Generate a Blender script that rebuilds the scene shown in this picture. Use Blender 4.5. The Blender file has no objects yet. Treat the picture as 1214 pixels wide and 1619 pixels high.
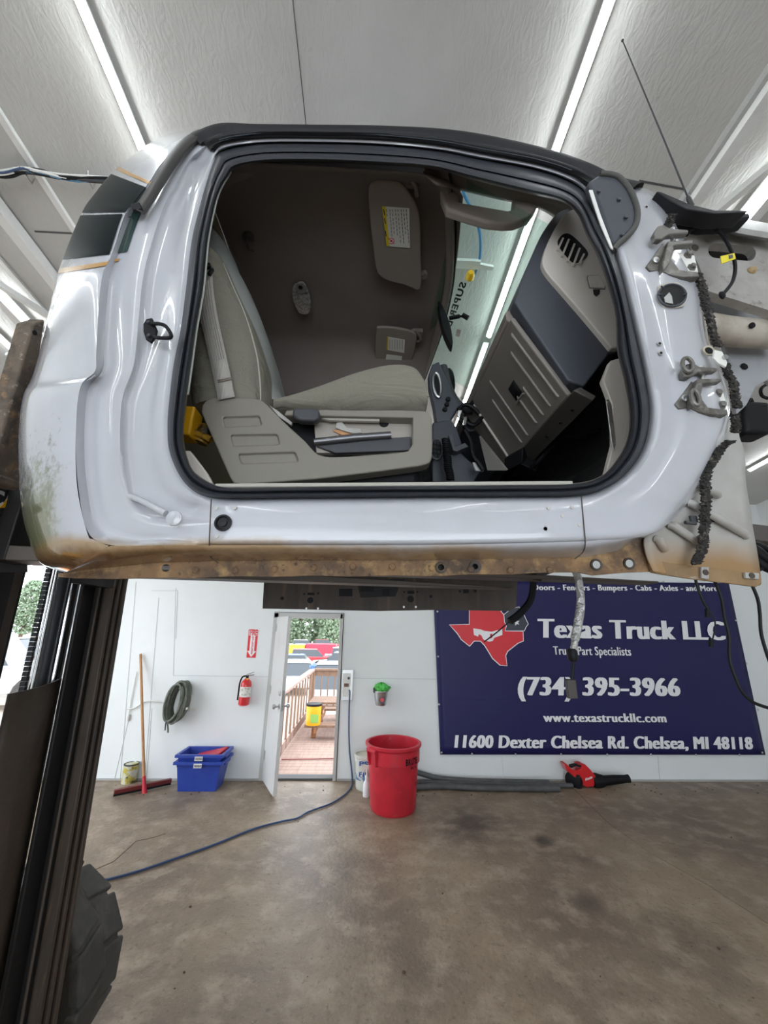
import bpy, bmesh, math, random
import numpy as np
from mathutils import Vector, Matrix
random.seed(7)
SC = bpy.context.scene
# ---------------------------------------------------------------- camera
FPX, CX, CY, CAMH = 608.0, 607.0, 809.5, 1.82
_th, _ps, _ro = math.radians(17.1), math.radians(2.26), math.radians(0.95)
_f = np.array([math.sin(_ps)*math.cos(_th), math.cos(_ps)*math.cos(_th), math.sin(_th)])
_r0 = np.array([math.cos(_ps), -math.sin(_ps), 0.0]); _u0 = np.cross(_r0, _f)
_r = math.cos(_ro)*_r0 + math.sin(_ro)*_u0
_u = -math.sin(_ro)*_r0 + math.cos(_ro)*_u0
_C = np.array([0.0, 0.0, CAMH])
cam_d = bpy.data.cameras.new('camera'); cam = bpy.data.objects.new('camera', cam_d)
SC.collection.objects.link(cam); SC.camera = cam
cam.matrix_world = Matrix(((_r[0], _u[0], -_f[0], 0), (_r[1], _u[1], -_f[1], 0), (_r[2], _u[2], -_f[2], CAMH), (0, 0, 0, 1)))
cam_d.sensor_fit = 'VERTICAL'; cam_d.sensor_height = 24.0; cam_d.sensor_width = 18.0
cam_d.lens = 24.0*FPX/1619.0; cam_d.clip_start = 0.02; cam_d.clip_end = 500
# ---------------------------------------------------------------- exposure, world, sun
SC.view_settings.view_transform = 'Standard'; SC.view_settings.look = 'None'
SC.view_settings.gamma = 1.0; SC.view_settings.use_curve_mapping = False
SC.view_settings.exposure = 0.60
LED_POWER = 12.0
W_ = bpy.data.worlds.new('world'); SC.world = W_; W_.use_nodes = True
_nt = W_.node_tree; _bg = _nt.nodes['Background']
_bg.inputs[0].default_value = (0.86, 0.93, 1.0, 1); _bg.inputs[1].default_value = 2.9   # bright overcast sky

# ---------------------------------------------------------------- helpers
def ray(px, py): return _f + (px-CX)/FPX*_r - (py-CY)/FPX*_u
def PY(px, py, y): v = ray(px, py); return _C + v*(y/v[1])
def PX(px, py, x): v = ray(px, py); return _C + v*(x/v[0])
def PZ(px, py, z): v = ray(px, py); return _C + v*((z-CAMH)/v[2])
def PP(px, py, p0, n):
    v = ray(px, py); p0 = np.array(p0); n = np.array(n); return _C + v*(((p0-_C) @ n)/(v @ n))
A = np.array

def _n(nt, t, **k):
    n = nt.nodes.new(t)
    for a, b in k.items(): setattr(n, a, b)
    return n
def mat(name, col, rough=0.5, metal=0.0, noise=None, bump=None, coat=0.0, emit=None, alpha=None, spec=None, coords='Object'):
    """noise=(scale, colour2, lo, hi, detail) ; bump=(scale,strength,distortion)"""
    m = bpy.data.materials.new(name); m.use_nodes = True; nt = m.node_tree
    b = nt.nodes['Principled BSDF']
    b.inputs['Base Color'].default_value = (*col, 1); b.inputs['Roughness'].default_value = rough
    b.inputs['Metallic'].default_value = metal
    if coat: b.inputs['Coat Weight'].default_value = coat; b.inputs['Coat Roughness'].default_value = 0.03
    if spec is not None: b.inputs['Specular IOR Level'].default_value = spec
    if emit: b.inputs['Emission Color'].default_value = (*emit[0], 1); b.inputs['Emission Strength'].default_value = emit[1]
    tc = _n(nt, 'ShaderNodeTexCoord')
    if noise:
        layers = noise if isinstance(noise, list) else [noise]
        prev = None
        for (sc, c2, lo, hi, det) in layers:
            nz = _n(nt, 'ShaderNodeTexNoise'); nt.links.new(tc.outputs[coords], nz.inputs['Vector'])
            if isinstance(sc, tuple):
                mp = _n(nt, 'ShaderNodeMapping'); mp.inputs['Scale'].default_value = sc
                nt.links.new(tc.outputs[coords], mp.inputs[0]); nt.links.new(mp.outputs[0], nz.inputs['Vector']); nz.inputs['Scale'].default_value = 1.0
            else: nz.inputs['Scale'].default_value = sc
            nz.inputs['Detail'].default_value = det; nz.inputs['Roughness'].default_value = 0.62
            mr = _n(nt, 'ShaderNodeMapRange'); mr.inputs[1].default_value = lo; mr.inputs[2].default_value = hi
            nt.links.new(nz.outputs[0], mr.inputs[0])
            mx = _n(nt, 'ShaderNodeMix', data_type='RGBA'); nt.links.new(mr.outputs[0], mx.inputs[0])
            if prev: nt.links.new(prev, mx.inputs[6])
            else: mx.inputs[6].default_value = (*col, 1)
            mx.inputs[7].default_value = (*c2, 1); prev = mx.outputs[2]
        nt.links.new(prev, b.inputs['Base Color'])
    if bump:
        nz = _n(nt, 'ShaderNodeTexNoise'); nz.inputs['Detail'].default_value = 4
        if isinstance(bump[0], tuple):
            mp = _n(nt, 'ShaderNodeMapping'); mp.inputs['Scale'].default_value = bump[0]
            nt.links.new(tc.outputs[coords], mp.inputs[0]); nt.links.new(mp.outputs[0], nz.inputs['Vector']); nz.inputs['Scale'].default_value = 1.0
        else:
            nz.inputs['Scale'].default_value = bump[0]; nt.links.new(tc.outputs[coords], nz.inputs['Vector'])
        if len(bump) > 2: nz.inputs['Distortion'].default_value = bump[2]
        bp = _n(nt, 'ShaderNodeBump'); bp.inputs['Strength'].default_value = bump[1]; bp.inputs['Distance'].default_value = 0.02
        nt.links.new(nz.outputs[0], bp.inputs['Height']); nt.links.new(bp.outputs[0], b.inputs['Normal'])
    return m
def glass(name, tint, gloss=0.12):
    m = bpy.data.materials.new(name); m.use_nodes = True; nt = m.node_tree; nt.nodes.remove(nt.nodes['Principled BSDF'])
    o = nt.nodes['Material Output']; t = _n(nt, 'ShaderNodeBsdfTransparent'); t.inputs[0].default_value = (*tint, 1)
    g = _n(nt, 'ShaderNodeBsdfGlossy'); g.inputs['Roughness'].default_value = 0.02
    fr = _n(nt, 'ShaderNodeLayerWeight'); fr.inputs[0].default_value = .12
    mx = _n(nt, 'ShaderNodeMixShader'); nt.links.new(fr.outputs[0], mx.inputs[0]); nt.links.new(t.outputs[0], mx.inputs[1]); nt.links.new(g.outputs[0], mx.inputs[2])
    nt.links.new(mx.outputs[0], o.inputs[0]); return m

class B:
    """collects geometry in world coordinates"""
    def __init__(s): s.v = []; s.f = []
    def add(s, vs, fs):
        k = len(s.v); s.v += [tuple(float(c) for c in p) for p in vs]; s.f += [tuple(i+k for i in f) for f in fs]; return s
    def box(s, x0, x1, y0, y1, z0, z1):
        return s.add([(x0,y0,z0),(x1,y0,z0),(x1,y1,z0),(x0,y1,z0),(x0,y0,z1),(x1,y0,z1),(x1,y1,z1),(x0,y1,z1)],
                     [(0,3,2,1),(4,5,6,7),(0,1,5,4),(1,2,6,5),(2,3,7,6),(3,0,4,7)])
    def obox(s, c, ax, ay, az):
        """oriented box: centre, three half vectors"""
        c, ax, ay, az = map(A, (c, ax, ay, az)); P = []
        for k in (-1, 1):
            for (i, j) in ((-1,-1),(1,-1),(1,1),(-1,1)): P.append(c+ax*i+ay*j+az*k)
        return s.add(P, [(0,3,2,1),(4,5,6,7),(0,1,5,4),(1,2,6,5),(2,3,7,6),(3,0,4,7)])
    def bar(s, p, q, w, h, up=(0,0,1)):
        p, q = A(p, dtype=float), A(q, dtype=float); d = q-p; L = np.linalg.norm(d); d = d/L
        x = np.cross(d, A(up, dtype=float)); x = x/np.linalg.norm(x); z = np.cross(x, d)
        return s.obox((p+q)/2, d*L/2, x*w/2, z*h/2)
    def prism(s, pts, ext):
        pts = [A(p, dtype=float) for p in pts]; e = A(ext, dtype=float); n = len(pts)
        return s.add(pts+[p+e for p in pts], [tuple(range(n))[::-1], tuple(range(n, 2*n))] + [(i, (i+1) % n, n+(i+1) % n, n+i) for i in range(n)])
    def tube(s, pts, r, seg=10, caps=True, closed=False):
        pts = [A(p, dtype=float) for p in pts]; n = len(pts); rs = r if hasattr(r, '__len__') else [r]*n
        V = []; prev = None
        for i, p in enumerate(pts):
            if closed: t = pts[(i+1) % n]-pts[i-1]
            else: t = pts[min(i+1, n-1)]-pts[max(i-1, 0)]
            t = t/(np.linalg.norm(t)+1e-12)
            if prev is None:
                a = A([0,0,1.0]) if abs(t[2]) < .9 else A([1.0,0,0]); x = np.cross(t, a)
            else: x = prev - t*(prev @ t)
            x = x/(np.linalg.norm(x)+1e-12); prev = x; y = np.cross(t, x)
            for k in range(seg):
                a = 2*math.pi*k/seg; V.append(p+rs[i]*(math.cos(a)*x+math.sin(a)*y))
        Fc = []
        for i in range(n if closed else n-1):
            j = (i+1) % n
            for k in range(seg):
                k2 = (k+1) % seg; Fc.append((i*seg+k, i*seg+k2, j*seg+k2, j*seg+k))
        if caps and not closed: Fc += [tuple(range(seg))[::-1], tuple((n-1)*seg+k for k in range(seg))]
        return s.add(V, Fc)
    def lathe(s, prof, o, ax=(0,0,1), seg=32, cap0=True, cap1=True):
        """prof=[(radius, height)...] about the axis ax through o"""
        o = A(o, dtype=float); z = A(ax, dtype=float); z = z/np.linalg.norm(z)
        a = A([0,0,1.0]) if abs(z[2]) < .9 else A([1.0,0,0]); x = np.cross(a, z); x = x/np.linalg.norm(x); y = np.cross(z, x)
        V = []; 
        for (r, h) in prof:
            for k in range(seg):
                t = 2*math.pi*k/seg; V.append(o+z*h+r*(math.cos(t)*x+math.sin(t)*y))
        Fc = []
        for i in range(len(prof)-1):
            for k in range(seg):
                k2 = (k+1) % seg; Fc.append((i*seg+k, i*seg+k2, (i+1)*seg+k2, (i+1)*seg+k))
        if cap0: Fc.append(tuple(range(seg))[::-1])
        if cap1: Fc.append(tuple((len(prof)-1)*seg+k for k in range(seg)))
        return s.add(V, Fc)
    def grid(s, rows, closed=False):
        n = len(rows[0]); V = [p for r in rows for p in r]; Fc = []
        for i in range(len(rows)-1):
            for k in range(n if closed else n-1):
                k2 = (k+1) % n; Fc.append((i*n+k, i*n+k2, (i+1)*n+k2, (i+1)*n+k))
        return s.add(V, Fc)
    def ball(s, c, r, seg=12, rings=8, sc=(1,1,1)):
        prof = []
        rows = []
        for i in range(rings+1):
            t = math.pi*i/rings; rows.append([(c[0]+sc[0]*r*math.sin(t)*math.cos(2*math.pi*k/seg), c[1]+sc[1]*r*math.sin(t)*math.sin(2*math.pi*k/seg), c[2]+sc[2]*r*math.cos(t)) for k in range(seg)])
        return s.grid(rows, closed=True)
    def build(s, name, m, parent=None, smooth=True, bevel=0, seg=2, angle=40, solid=0, sub=0):
        org = A([0.0,0,0])
        if parent is not None: org = A(parent.get('_o', (0,0,0)))
        me = bpy.data.meshes.new(name); me.from_pydata([tuple(A(v)-org) for v in s.v], [], s.f)
        bm = bmesh.new(); bm.from_mesh(me); bmesh.ops.remove_doubles(bm, verts=bm.verts, dist=1e-5)
        bmesh.ops.recalc_face_normals(bm, faces=bm.faces)
        bm.to_mesh(me); bm.free(); me.validate()
        if m is not None: me.materials.append(m)
        o = bpy.data.objects.new(name, me); SC.collection.objects.link(o)
        if smooth:
            for p in me.polygons: p.use_smooth = True
            me.set_sharp_from_angle(angle=math.radians(angle))
        if parent is not None: o.parent = parent; o['_o'] = tuple(org)
        if solid: md = o.modifiers.new('thickness', 'SOLIDIFY'); md.thickness = solid; md.offset = 0
        if bevel: md = o.modifiers.new('bevel', 'BEVEL'); md.width = bevel; md.segments = seg; md.limit_method = 'ANGLE'; md.angle_limit = math.radians(35)
        if sub: md = o.modifiers.new('sub', 'SUBSURF'); md.levels = sub; md.render_levels = sub
        return o
def tag(o, label, cat, group=None, kind=None):
    o['label'] = label; o['category'] = cat
    if group: o['group'] = group
    if kind: o['kind'] = kind
    return o
def thing(name, loc, label, cat, group=None):
    o = bpy.data.objects.new(name, None); SC.collection.objects.link(o); o.location = tuple(loc); o['_o'] = tuple(float(c) for c in loc)
    o.empty_display_size = 0.1
    return tag(o, label, cat, group)
def struct(o): o['kind'] = 'structure'; return o
def shift_copy(root, d, label, group=None, rotz=None):
    c = root.copy(); SC.collection.objects.link(c); c.location = tuple(A(root.location)+A(d)); c['label'] = label
    if rotz is not None: c.rotation_euler = (0, 0, rotz)
    if group: c['group'] = group
    for ch in list(root.children):
        e = ch.copy(); SC.collection.objects.link(e); e.parent = c
        for g in list(ch.children):
            h = g.copy(); SC.collection.objects.link(h); h.parent = e
    return c
def cut(o, cutter):
    """boolean difference of mesh object o with builder 'cutter' (world coordinates, same parent offset)"""
    org = A(o.get('_o', (0,0,0)))
    c = B(); c.v = [tuple(A(v)-org) for v in cutter.v]; c.f = cutter.f
    me = bpy.data.meshes.new('c'); me.from_pydata(c.v, [], c.f)
    bm = bmesh.new(); bm.from_mesh(me); bmesh.ops.recalc_face_normals(bm, faces=bm.faces); bm.to_mesh(me); bm.free()
    co = bpy.data.objects.new('c', me); SC.collection.objects.link(co)
    par = o.parent; o.parent = None
    md = o.modifiers.new('b', 'BOOLEAN'); md.object = co; md.operation = 'DIFFERENCE'; md.solver = 'EXACT'
    bpy.context.view_layer.update()
    dg = bpy.context.evaluated_depsgraph_get(); nm = bpy.data.meshes.new_from_object(o.evaluated_get(dg))
    o.modifiers.clear(); nm.name = o.name; o.data = nm; o.parent = par
    bpy.data.objects.remove(co)
    return o
def crm(P, k=4, closed=False):
    """Catmull-Rom refine"""
    P = [A(p, dtype=float) for p in P]; n = len(P); out = []
    for i in range(n if closed else n-1):
        if closed: a, b, c, d = P[i-1], P[i], P[(i+1) % n], P[(i+2) % n]
        else: a, b, c, d = P[max(i-1,0)], P[i], P[i+1], P[min(i+2, n-1)]
        for j in range(k):
            t = j/k; out.append(.5*((2*b)+(c-a)*t+(2*a-5*b+4*c-d)*t*t+(3*b-a-3*c+d)*t**3))
    if not closed: out.append(P[-1])
    return out
def text(s, O, R, U, m, name, parent=None, bold=0.0, shear=0.0, depth=0.002, spacing=1.0, heavy=0.0):
    """text whose box fills exactly O + [0,1]*R + [0,1]*U  (U = height of a capital / full ink box)"""
    cu = bpy.data.curves.new('t', 'FONT'); cu.body = s; cu.offset = bold; cu.shear = shear; cu.space_character = spacing; cu.resolution_u = 3
    to = bpy.data.objects.new('t', cu); SC.collection.objects.link(to)
    bpy.context.view_layer.update(); dg = bpy.context.evaluated_depsgraph_get(); me = bpy.data.meshes.new_from_object(to.evaluated_get(dg)); bpy.data.objects.remove(to)
    if heavy:
        bm = bmesh.new()
        for q, k in enumerate((-1, -.5, 0, .5, 1)):
            n0 = len(bm.verts); bm.from_mesh(me); bm.verts.ensure_lookup_table()
            for v in bm.verts[n0:]: v.co.x += k*heavy; v.co.z = q*.0004
        bm.to_mesh(me); bm.free()
    co = A([v.co for v in me.vertices]); mn = co.min(0); mx = co.max(0)
    O, R, U = map(lambda q: A(q, dtype=float), (O, R, U)); nrm = np.cross(R, U); nrm = nrm/np.linalg.norm(nrm)
    org = A(parent.get('_o', (0,0,0))) if parent is not None else A([0.,0,0])
    capb = 0.0; capt = 0.69   # baseline and cap height of the built-in font
    for v in me.vertices:
        a = (v.co[0]-mn[0])/(mx[0]-mn[0]); b = (v.co[1]-capb)/(capt-capb)
        p = O+R*a+U*b+nrm*(depth+v.co.z)-org; v.co = p
    me.materials.clear(); me.materials.append(m)
    o = bpy.data.objects.new(name, me); SC.collection.objects.link(o)
    if parent is not None: o.parent = parent; o['_o'] = tuple(org)
    return o
def disc(b, c, n, r, seg=20, h=0.002, r0=None):
    b.lathe([(r, 0), (r, h)], c, n, seg); return b

# ---------------------------------------------------------------- materials
def floor_mat():
    m = mat('concrete_floor', (0.285,0.215,0.145), 0.5, noise=[(1.0, (0.17,0.125,0.09), .38,.62, 9), (5, (0.37,0.29,0.215), .48,.70, 9), (26, (0.13,0.095,0.07), .56,.74, 7), (90,(0.42,0.35,0.28),.62,.75,3)], bump=(30, .25))
    nt = m.node_tree; b = nt.nodes['Principled BSDF']; src = b.inputs['Base Color'].links[0].from_socket
    geo = _n(nt, 'ShaderNodeTexCoord'); nz = _n(nt, 'ShaderNodeTexNoise'); nz.inputs['Scale'].default_value = 5; nz.inputs['Detail'].default_value = 5
    nt.links.new(geo.outputs['Object'], nz.inputs['Vector'])
    for (px, py, r, s) in [(740,1300,.42,.75),(858,1330,.13,.8),(920,1425,.17,.6),(930,1358,.13,.5),(480,1275,.3,.25),(1090,1350,.22,.4),(330,1600,.2,.3),(250,1268,.5,.35),(600,1450,.35,.3),(1080,1470,.3,.3),(540,1380,.12,.4)]:
        c = PZ(px, py, 0)
        vm = _n(nt, 'ShaderNodeVectorMath', operation='DISTANCE'); vm.inputs[1].default_value = tuple(c); nt.links.new(geo.outputs['Object'], vm.inputs[0])
        ad = _n(nt, 'ShaderNodeMath', operation='MULTIPLY_ADD'); ad.inputs[1].default_value = r*1.6; nt.links.new(nz.outputs[0], ad.inputs[0]); nt.links.new(vm.outputs[1], ad.inputs[2])
        mr = _n(nt, 'ShaderNodeMapRange'); mr.inputs[1].default_value = r*.9; mr.inputs[2].default_value = r*1.8; mr.inputs[3].default_value = min(1, s*1.25); mr.inputs[4].default_value = 0
        nt.links.new(ad.outputs[0], mr.inputs[0])
        mx = _n(nt, 'ShaderNodeMix', data_type='RGBA'); nt.links.new(mr.outputs[0], mx.inputs[0]); nt.links.new(src, mx.inputs[6]); mx.inputs[7].default_value = (.085,.062,.045,1)
        src = mx.outputs[2]
    nt.links.new(src, b.inputs['Base Color']); return m
M = dict(
 floor=floor_mat(),
 wall=mat('white_wall_board', (0.84,0.87,0.88), .6, noise=[(1.3,(0.80,0.83,0.84),.45,.7,6),(26,(0.66,0.66,0.66),.70,.8,6)], bump=(9,.05)),
 seam=mat('wall_seam', (0.60,0.61,0.62), .7), seamd=mat('dark_gap', (0.10,0.10,0.10), .8),
 ceil=mat('white_ceiling_sheet', (0.56,0.553,0.53), .45, noise=[(2.0,(0.51,0.503,0.48),.4,.7,5)], bump=((30,12,12),.22,1.6)),
 white=mat('white_steel', (0.80,0.80,0.78), .4, noise=(6,(.68,.68,.66),.5,.8,5)),
 steelg=mat('grey_steel', (0.42,0.42,0.41), .5),
 led=mat('led_tube', (1,1,1), .4, emit=((0.93,0.98,1.0), LED_POWER)),
 ledbody=mat('led_housing', (0.80,0.80,0.80), .4),
 door=mat('white_door', (0.72,0.72,0.72), .45, noise=[(3,(0.62,0.62,0.61),.5,.75,6),(14,(.40,.38,.36),.70,.78,6)]),
 navy=mat('navy_vinyl', (0.020,0.018,0.095), .42, spec=.3, bump=((1.2,1.2,3.5),.35,.8)),
 lettering=mat('white_lettering', (0.92,0.92,0.95), .4), red_ink=mat('red_ink', (0.75,0.035,0.05), .4), dark_ink=mat('charcoal_ink', (0.05,0.055,0.075), .4),
 chrome=mat('chrome', (0.85,0.86,0.88), .12, 1.0), steel=mat('brushed_steel', (0.55,0.55,0.55), .35, 1.0),
 black=mat('black_plastic', (0.008,0.008,0.010), .5, spec=.2), rubber=mat('black_rubber', (0.010,0.010,0.013), .5, bump=(60,.06), spec=.35),
 dgrey=mat('dark_grey_plastic', (0.045,0.047,0.055), .5), white_p=mat('white_plastic', (0.78,0.78,0.74), .4),
 red_p=mat('red_plastic', (0.58,0.020,0.040), .4, noise=[(5,(.45,.018,.032),.45,.7,5),(14,(.66,.22,.22),.64,.82,7)]),
 red=mat('red_paint', (0.66,0.015,0.02), .3, coat=.5), blue=mat('blue_plastic', (0.022,0.055,0.36), .4, noise=(8,(.03,.07,.40),.4,.7,4)),
 wood=mat('broom_wood', (0.52,0.27,0.12), .5, noise=((40,40,3),(.42,.20,.08),.4,.7,4)), yellow=mat('yellow_plastic', (0.80,0.42,0.01), .4),
 green_rag=mat('green_rag', (0.12,0.62,0.12), .8), hose=mat('grey_green_hose', (0.17,0.185,0.15), .6, noise=(20,(.10,.11,.09),.4,.7,4)),
 cordblue=mat('blue_cord', (0.035,0.07,0.17), .5), trimstrip=mat('dusty_black_vinyl', (0.07,0.07,0.075), .6, noise=(10,(.11,.11,.11),.4,.7,4)),
 deck=mat('deck_boards', (0.40,0.27,0.22), .7, noise=[((30,3,3),(.30,.20,.16),.4,.7,5)]), deckwood=mat('railing_wood', (0.20,0.115,0.075), .7, noise=((20,20,3),(.28,.17,.11),.4,.7,4)),
 gravel=mat('gravel_ground', (0.48,0.42,0.36), .9, noise=(2.5,(.36,.31,.26),.4,.7,8)),
 foliage=mat('tree_leaves', (0.20,0.27,0.17), .8, noise=(1.4,(.30,.38,.27),.4,.7,6)),
 tyre=mat('tyre_rubber', (0.055,0.052,0.048), .75, noise=(9,(.10,.09,.08),.45,.75,6), bump=(25,.25)),
 mast=mat('greasy_black_steel', (0.010,0.009,0.009), .5, .0, noise=[((5,5,1.2),(.030,.021,.015),.55,.8,6)], bump=(14,.15), spec=.3),
 mastb=mat('rusty_brown_steel', (0.060,0.043,0.031), .55, .0, noise=[((12,12,2.0),(.030,.023,.018),.45,.7,6),((22,22,2),(.16,.10,.055),.60,.82,5)], bump=(20,.15)),
 rust=mat('rusted_iron', (0.15,0.115,0.085), .75, .0, noise=[(8,(.065,.05,.04),.44,.60,8),(22,(.26,.15,.07),.54,.68,7),(60,(.30,.26,.21),.6,.72,4)], bump=(40,.4)),
)
# ================================================================= THE ROOM
WY = 5.65; XL = -3.9; XR = 6.25; YB = -5.0
def zc(y): return 3.86+0.114*(5.65-y)
CN = A([0, .114, 1.0]); CP = A([0, 5.65, 3.86])
b = B(); b.box(XL-.1, XR+.1, YB-.1, WY+.12, -.15, 0); struct(b.build('floor', M['floor'], smooth=False))
# floor cracks
b = B()
for pts in ([(900,1240),(960,1300),(1030,1350),(1120,1400),(1213,1460)], [(150,1375),(180,1362),(215,1330),(240,1325),(262,1318)]):
    b.tube([PZ(x, y, 0.0005) for x, y in pts], .0035, 5)
struct(b.build('trim_1', mat('crack_line', (.16,.12,.09), .8)))
# back wall with the door opening
dl, dr, dt = PY(416,1232,WY)[0], PY(527,1232,WY)[0], PY(530,977,WY)[2]
b = B(); b.box(XL-.1, dl, WY, WY+.12, 0, zc(WY)+.1); b.box(dr, XR+.1, WY, WY+.12, 0, zc(WY)+.1); b.box(dl, dr, WY, WY+.12, dt, zc(WY)+.1)
struct(b.build('wall_back', M['wall'], smooth=False))
# seams and studs on the back wall
b = B()
def wl(p, q, w=.006): 
    P, Q = PY(*p, WY-.002), PY(*q, WY-.002); b.bar(P, Q, w, .004, up=(0,1,0.001)) 
for p, q in [((251,945),(228,1234)),((278,930),(274,1068)),((274,1068),(421,1070)),((240,934),(281,934)),((281,934),(278,1010)),((231,1236),(240,1120)),((421,1070),(452,1070)),((802,1196),(806,1236)),((205,1130),(181,1232)),((546,1072),(690,1074)),((1040,1195),(1043,1238)),((215,920),(190,1232))]: wl(p, q)
struct(b.build('trim_2', M['seam']))
x0 = PY(794,1200,WY)[0]; x1 = PY(804,1200,WY)[0]
b = B(); b.box(x0, x1, WY-.012, WY+.002, 0, PY(800,1190,WY)[2]); struct(b.build('trim_3', M['wall']))
b = B(); b.box(XL, dl-.06, WY-.015, WY, 0, .02); b.box(dr+.05, XR, WY-.015, WY, 0, .02); struct(b.build('baseboard_back', M['steelg']))
# right wall, front wall (behind the camera), left wall with the big open doorway
b = B(); b.box(XR, XR+.12, YB, WY+.12, 0, 5.3); struct(b.build('wall_right', M['wall'], smooth=False))
b = B(); b.box(XL-.1, -2.6, YB-.12, YB, 0, 5.3); b.box(3.2, XR+.1, YB-.12, YB, 0, 5.3); b.box(-2.6, 3.2, YB-.12, YB, 3.5, 5.3); struct(b.build('wall_front', M['wall'], smooth=False))  # wide gap in the unseen front wall, added to bring daylight onto the cab
b = B(); b.box(XL-.12, XL, YB, 2.6, 0, 5.3); b.box(XL-.12, XL, 5.2, WY, 0, 5.3); b.box(XL-.12, XL, 2.6, 5.2, 3.0, 5.3); struct(b.build('wall_left', M['wall'], smooth=False))
# sloping ceiling
b = B(); P = [(XL-.1, YB, zc(YB)), (XR+.1, YB, zc(YB)), (XR+.1, WY+.1, zc(WY+.1)), (XL-.1, WY+.1, zc(WY+.1))]; b.prism(P, (0,0,.1)); struct(b.build('ceiling', M['ceil'], smooth=False))
# ceiling sheet seams
def PCL(px, py, dz=0.0): return PP(px, py, CP+A([0,0,dz]), CN)
b = B()
for x in (-.39, .62): pass
b.bar((-.39, -4.9, zc(-4.9)-.001), (-.39, 5.6, zc(5.6)-.001), .004, .002)
for p, q in [((55,366),(118,369)), ((1010,286),(1082,299))]: b.bar(PCL(*p,-.001), PCL(*q,-.001), .010, .004)
for y in (3.4,): b.bar((-3.8,y,zc(y)-.001), (6.2,y,zc(y)-.001), .008, .004)
struct(b.build('trim_4', M['seamd']))
b = B(); b.bar((-1.965,-4.9,zc(-4.9)-.012),(-1.965,5.6,zc(5.6)-.012),.035,.025); b.bar((-2.62,-4.9,zc(-4.9)-.012),(-2.62,5.6,zc(5.6)-.012),.03,.02); b.bar((-3.3,3.05,zc(3.05)-.02),(-2.0,3.05,zc(3.05)-.02),.05,.03); struct(b.build('trim_5', M['white']))

# ---- LED strips (run front to back, hung just under the ceiling)
def led(x, ya, yb, label, dz=.050):
    t = thing('led_strip_light', (x, (ya+yb)/2, zc((ya+yb)/2)), label, 'ceiling light', 'long LED strip lights')
    h = B(); h.bar((x, ya, zc(ya)-dz+.021), (x, yb, zc(yb)-dz+.021), .050, .010); h.build('housing', M['ledbody'], t, bevel=.003)
    g = B(); g.tube([(x, ya+.02, zc(ya)-dz), (x, yb-.02, zc(yb)-dz)], .0135, 12); g.build('diffuser', M['led'], t)
    k = B()
    for i in range(4):
        y = ya+(yb-ya)*(i+.5)/4; k.bar((x, y, zc(y)-dz+.03), (x, y, zc(y)+.0), .012, .012, up=(0,1,0))
    k.build('hanger', M['ledbody'], t)
ys = 2.62
led(-1.29, -4.6, 2.60, 'bright LED strip on the ceiling running down to the cab rear corner')
led(-1.29, 2.66, 5.3, 'far LED strip hidden behind the white truck cab, left of centre')
led(.95, -4.6, 2.60, 'bright LED strip on the ceiling above the black roof edge, seen again through the windshield')
led(.95, 2.66, 5.3, 'far end LED strip seen only through the windshield')
led(2.22, -4.6, 4.0, 'LED strip beside the right ceiling truss at the picture edge')
led(5.06, -1.0, 4.55, 'distant LED strip at the right edge below the truck fender brackets')
led(-2.80, -4.6, 2.78, 'upper of two LED strips at the left edge, under the truss')
led(-3.17, -4.6, 3.05, 'lower of two LED strips at the left edge, nearest the side wall')

# ---- trusses
def truss(x, zb, webs, label, shade=.03, ybot=5.6):
    t = thing('roof_truss', (x, .3, zc(.3)), label, 'roof truss', None)
    g = B(); g.bar((x, YB+.1, zc(YB+.1)-.05), (x, 5.6, zc(5.6)-.05), .065, .08); g.build('top_chord', M['white'], t)
    g = B(); g.bar((x-.045, YB+.1, zc(YB+.1)-.02), (x-.045, 5.6, zc(5.6)-.02), .022, .05); g.build('edge_strip', M['steelg'], t)
    g = B(); g.bar((x+zb[1], YB+.1, zc(YB+.1)-zb[0]), (x+zb[1], ybot, zc(ybot)-zb[0]), .06, .06); g.build('bottom_chord', M['white'], t)
    y = -4.5; k = 0
    while y < 5.0:
        y2 = y+webs; a = (x, y, zc(y)-.08); c = (x+zb[1], y, zc(y)-zb[0]); 
        p, q = ((x, y, zc(y)-.08), (x+zb[1], y2, zc(y2)-zb[0])) if k % 2 == 0 else ((x+zb[1], y, zc(y)-zb[0]), (x, y2, zc(y2)-.08))
        h = B(); h.bar(p, q, .04, .04); h.build('web_bar', M['white'], t); y = y2; k += 1
truss(-2.32, (.06, -.52), .74, 'white steel roof truss at the upper left beside the cable bundle')
truss(1.86, (.06, .42), .80, 'white steel roof truss at the upper right behind the antenna')

# ---- cable bundle across the ceiling
t = thing('cable_bundle', PCL(85,280), 'bundle of black, blue and white cables strung across the ceiling, upper left', 'cable')
base = [(-60,272),(0,277),(30,271),(60,275),(110,283),(170,285),(260,292)]
for i in range(9):
    pts = [PCL(x+random.uniform(-8,8), y-2+random.uniform(-3,3)+(i-4)*.7, -.05-.012*random.random()) for x, y in base]
    B().tube(crm(pts, 6), .0065 if i < 6 else .009, 6).build('cable', [M['black'], M['white_p'], M['cordblue'], M['black'], M['black'], M['white_p'], M['dgrey'], mat('blue_line',(.08,.25,.42),.4), M['black']][i], t)
for px, py in ((41,262),(139,270)):
    g = B(); P0 = PCL(px, py, 0); g.tube([P0, P0+A([.0,.02,-.05]), P0+A([.0,.06,-.055]), P0+A([0,.06,-.01])], .004, 6); g.build('hook', M['steel'], t)
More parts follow.
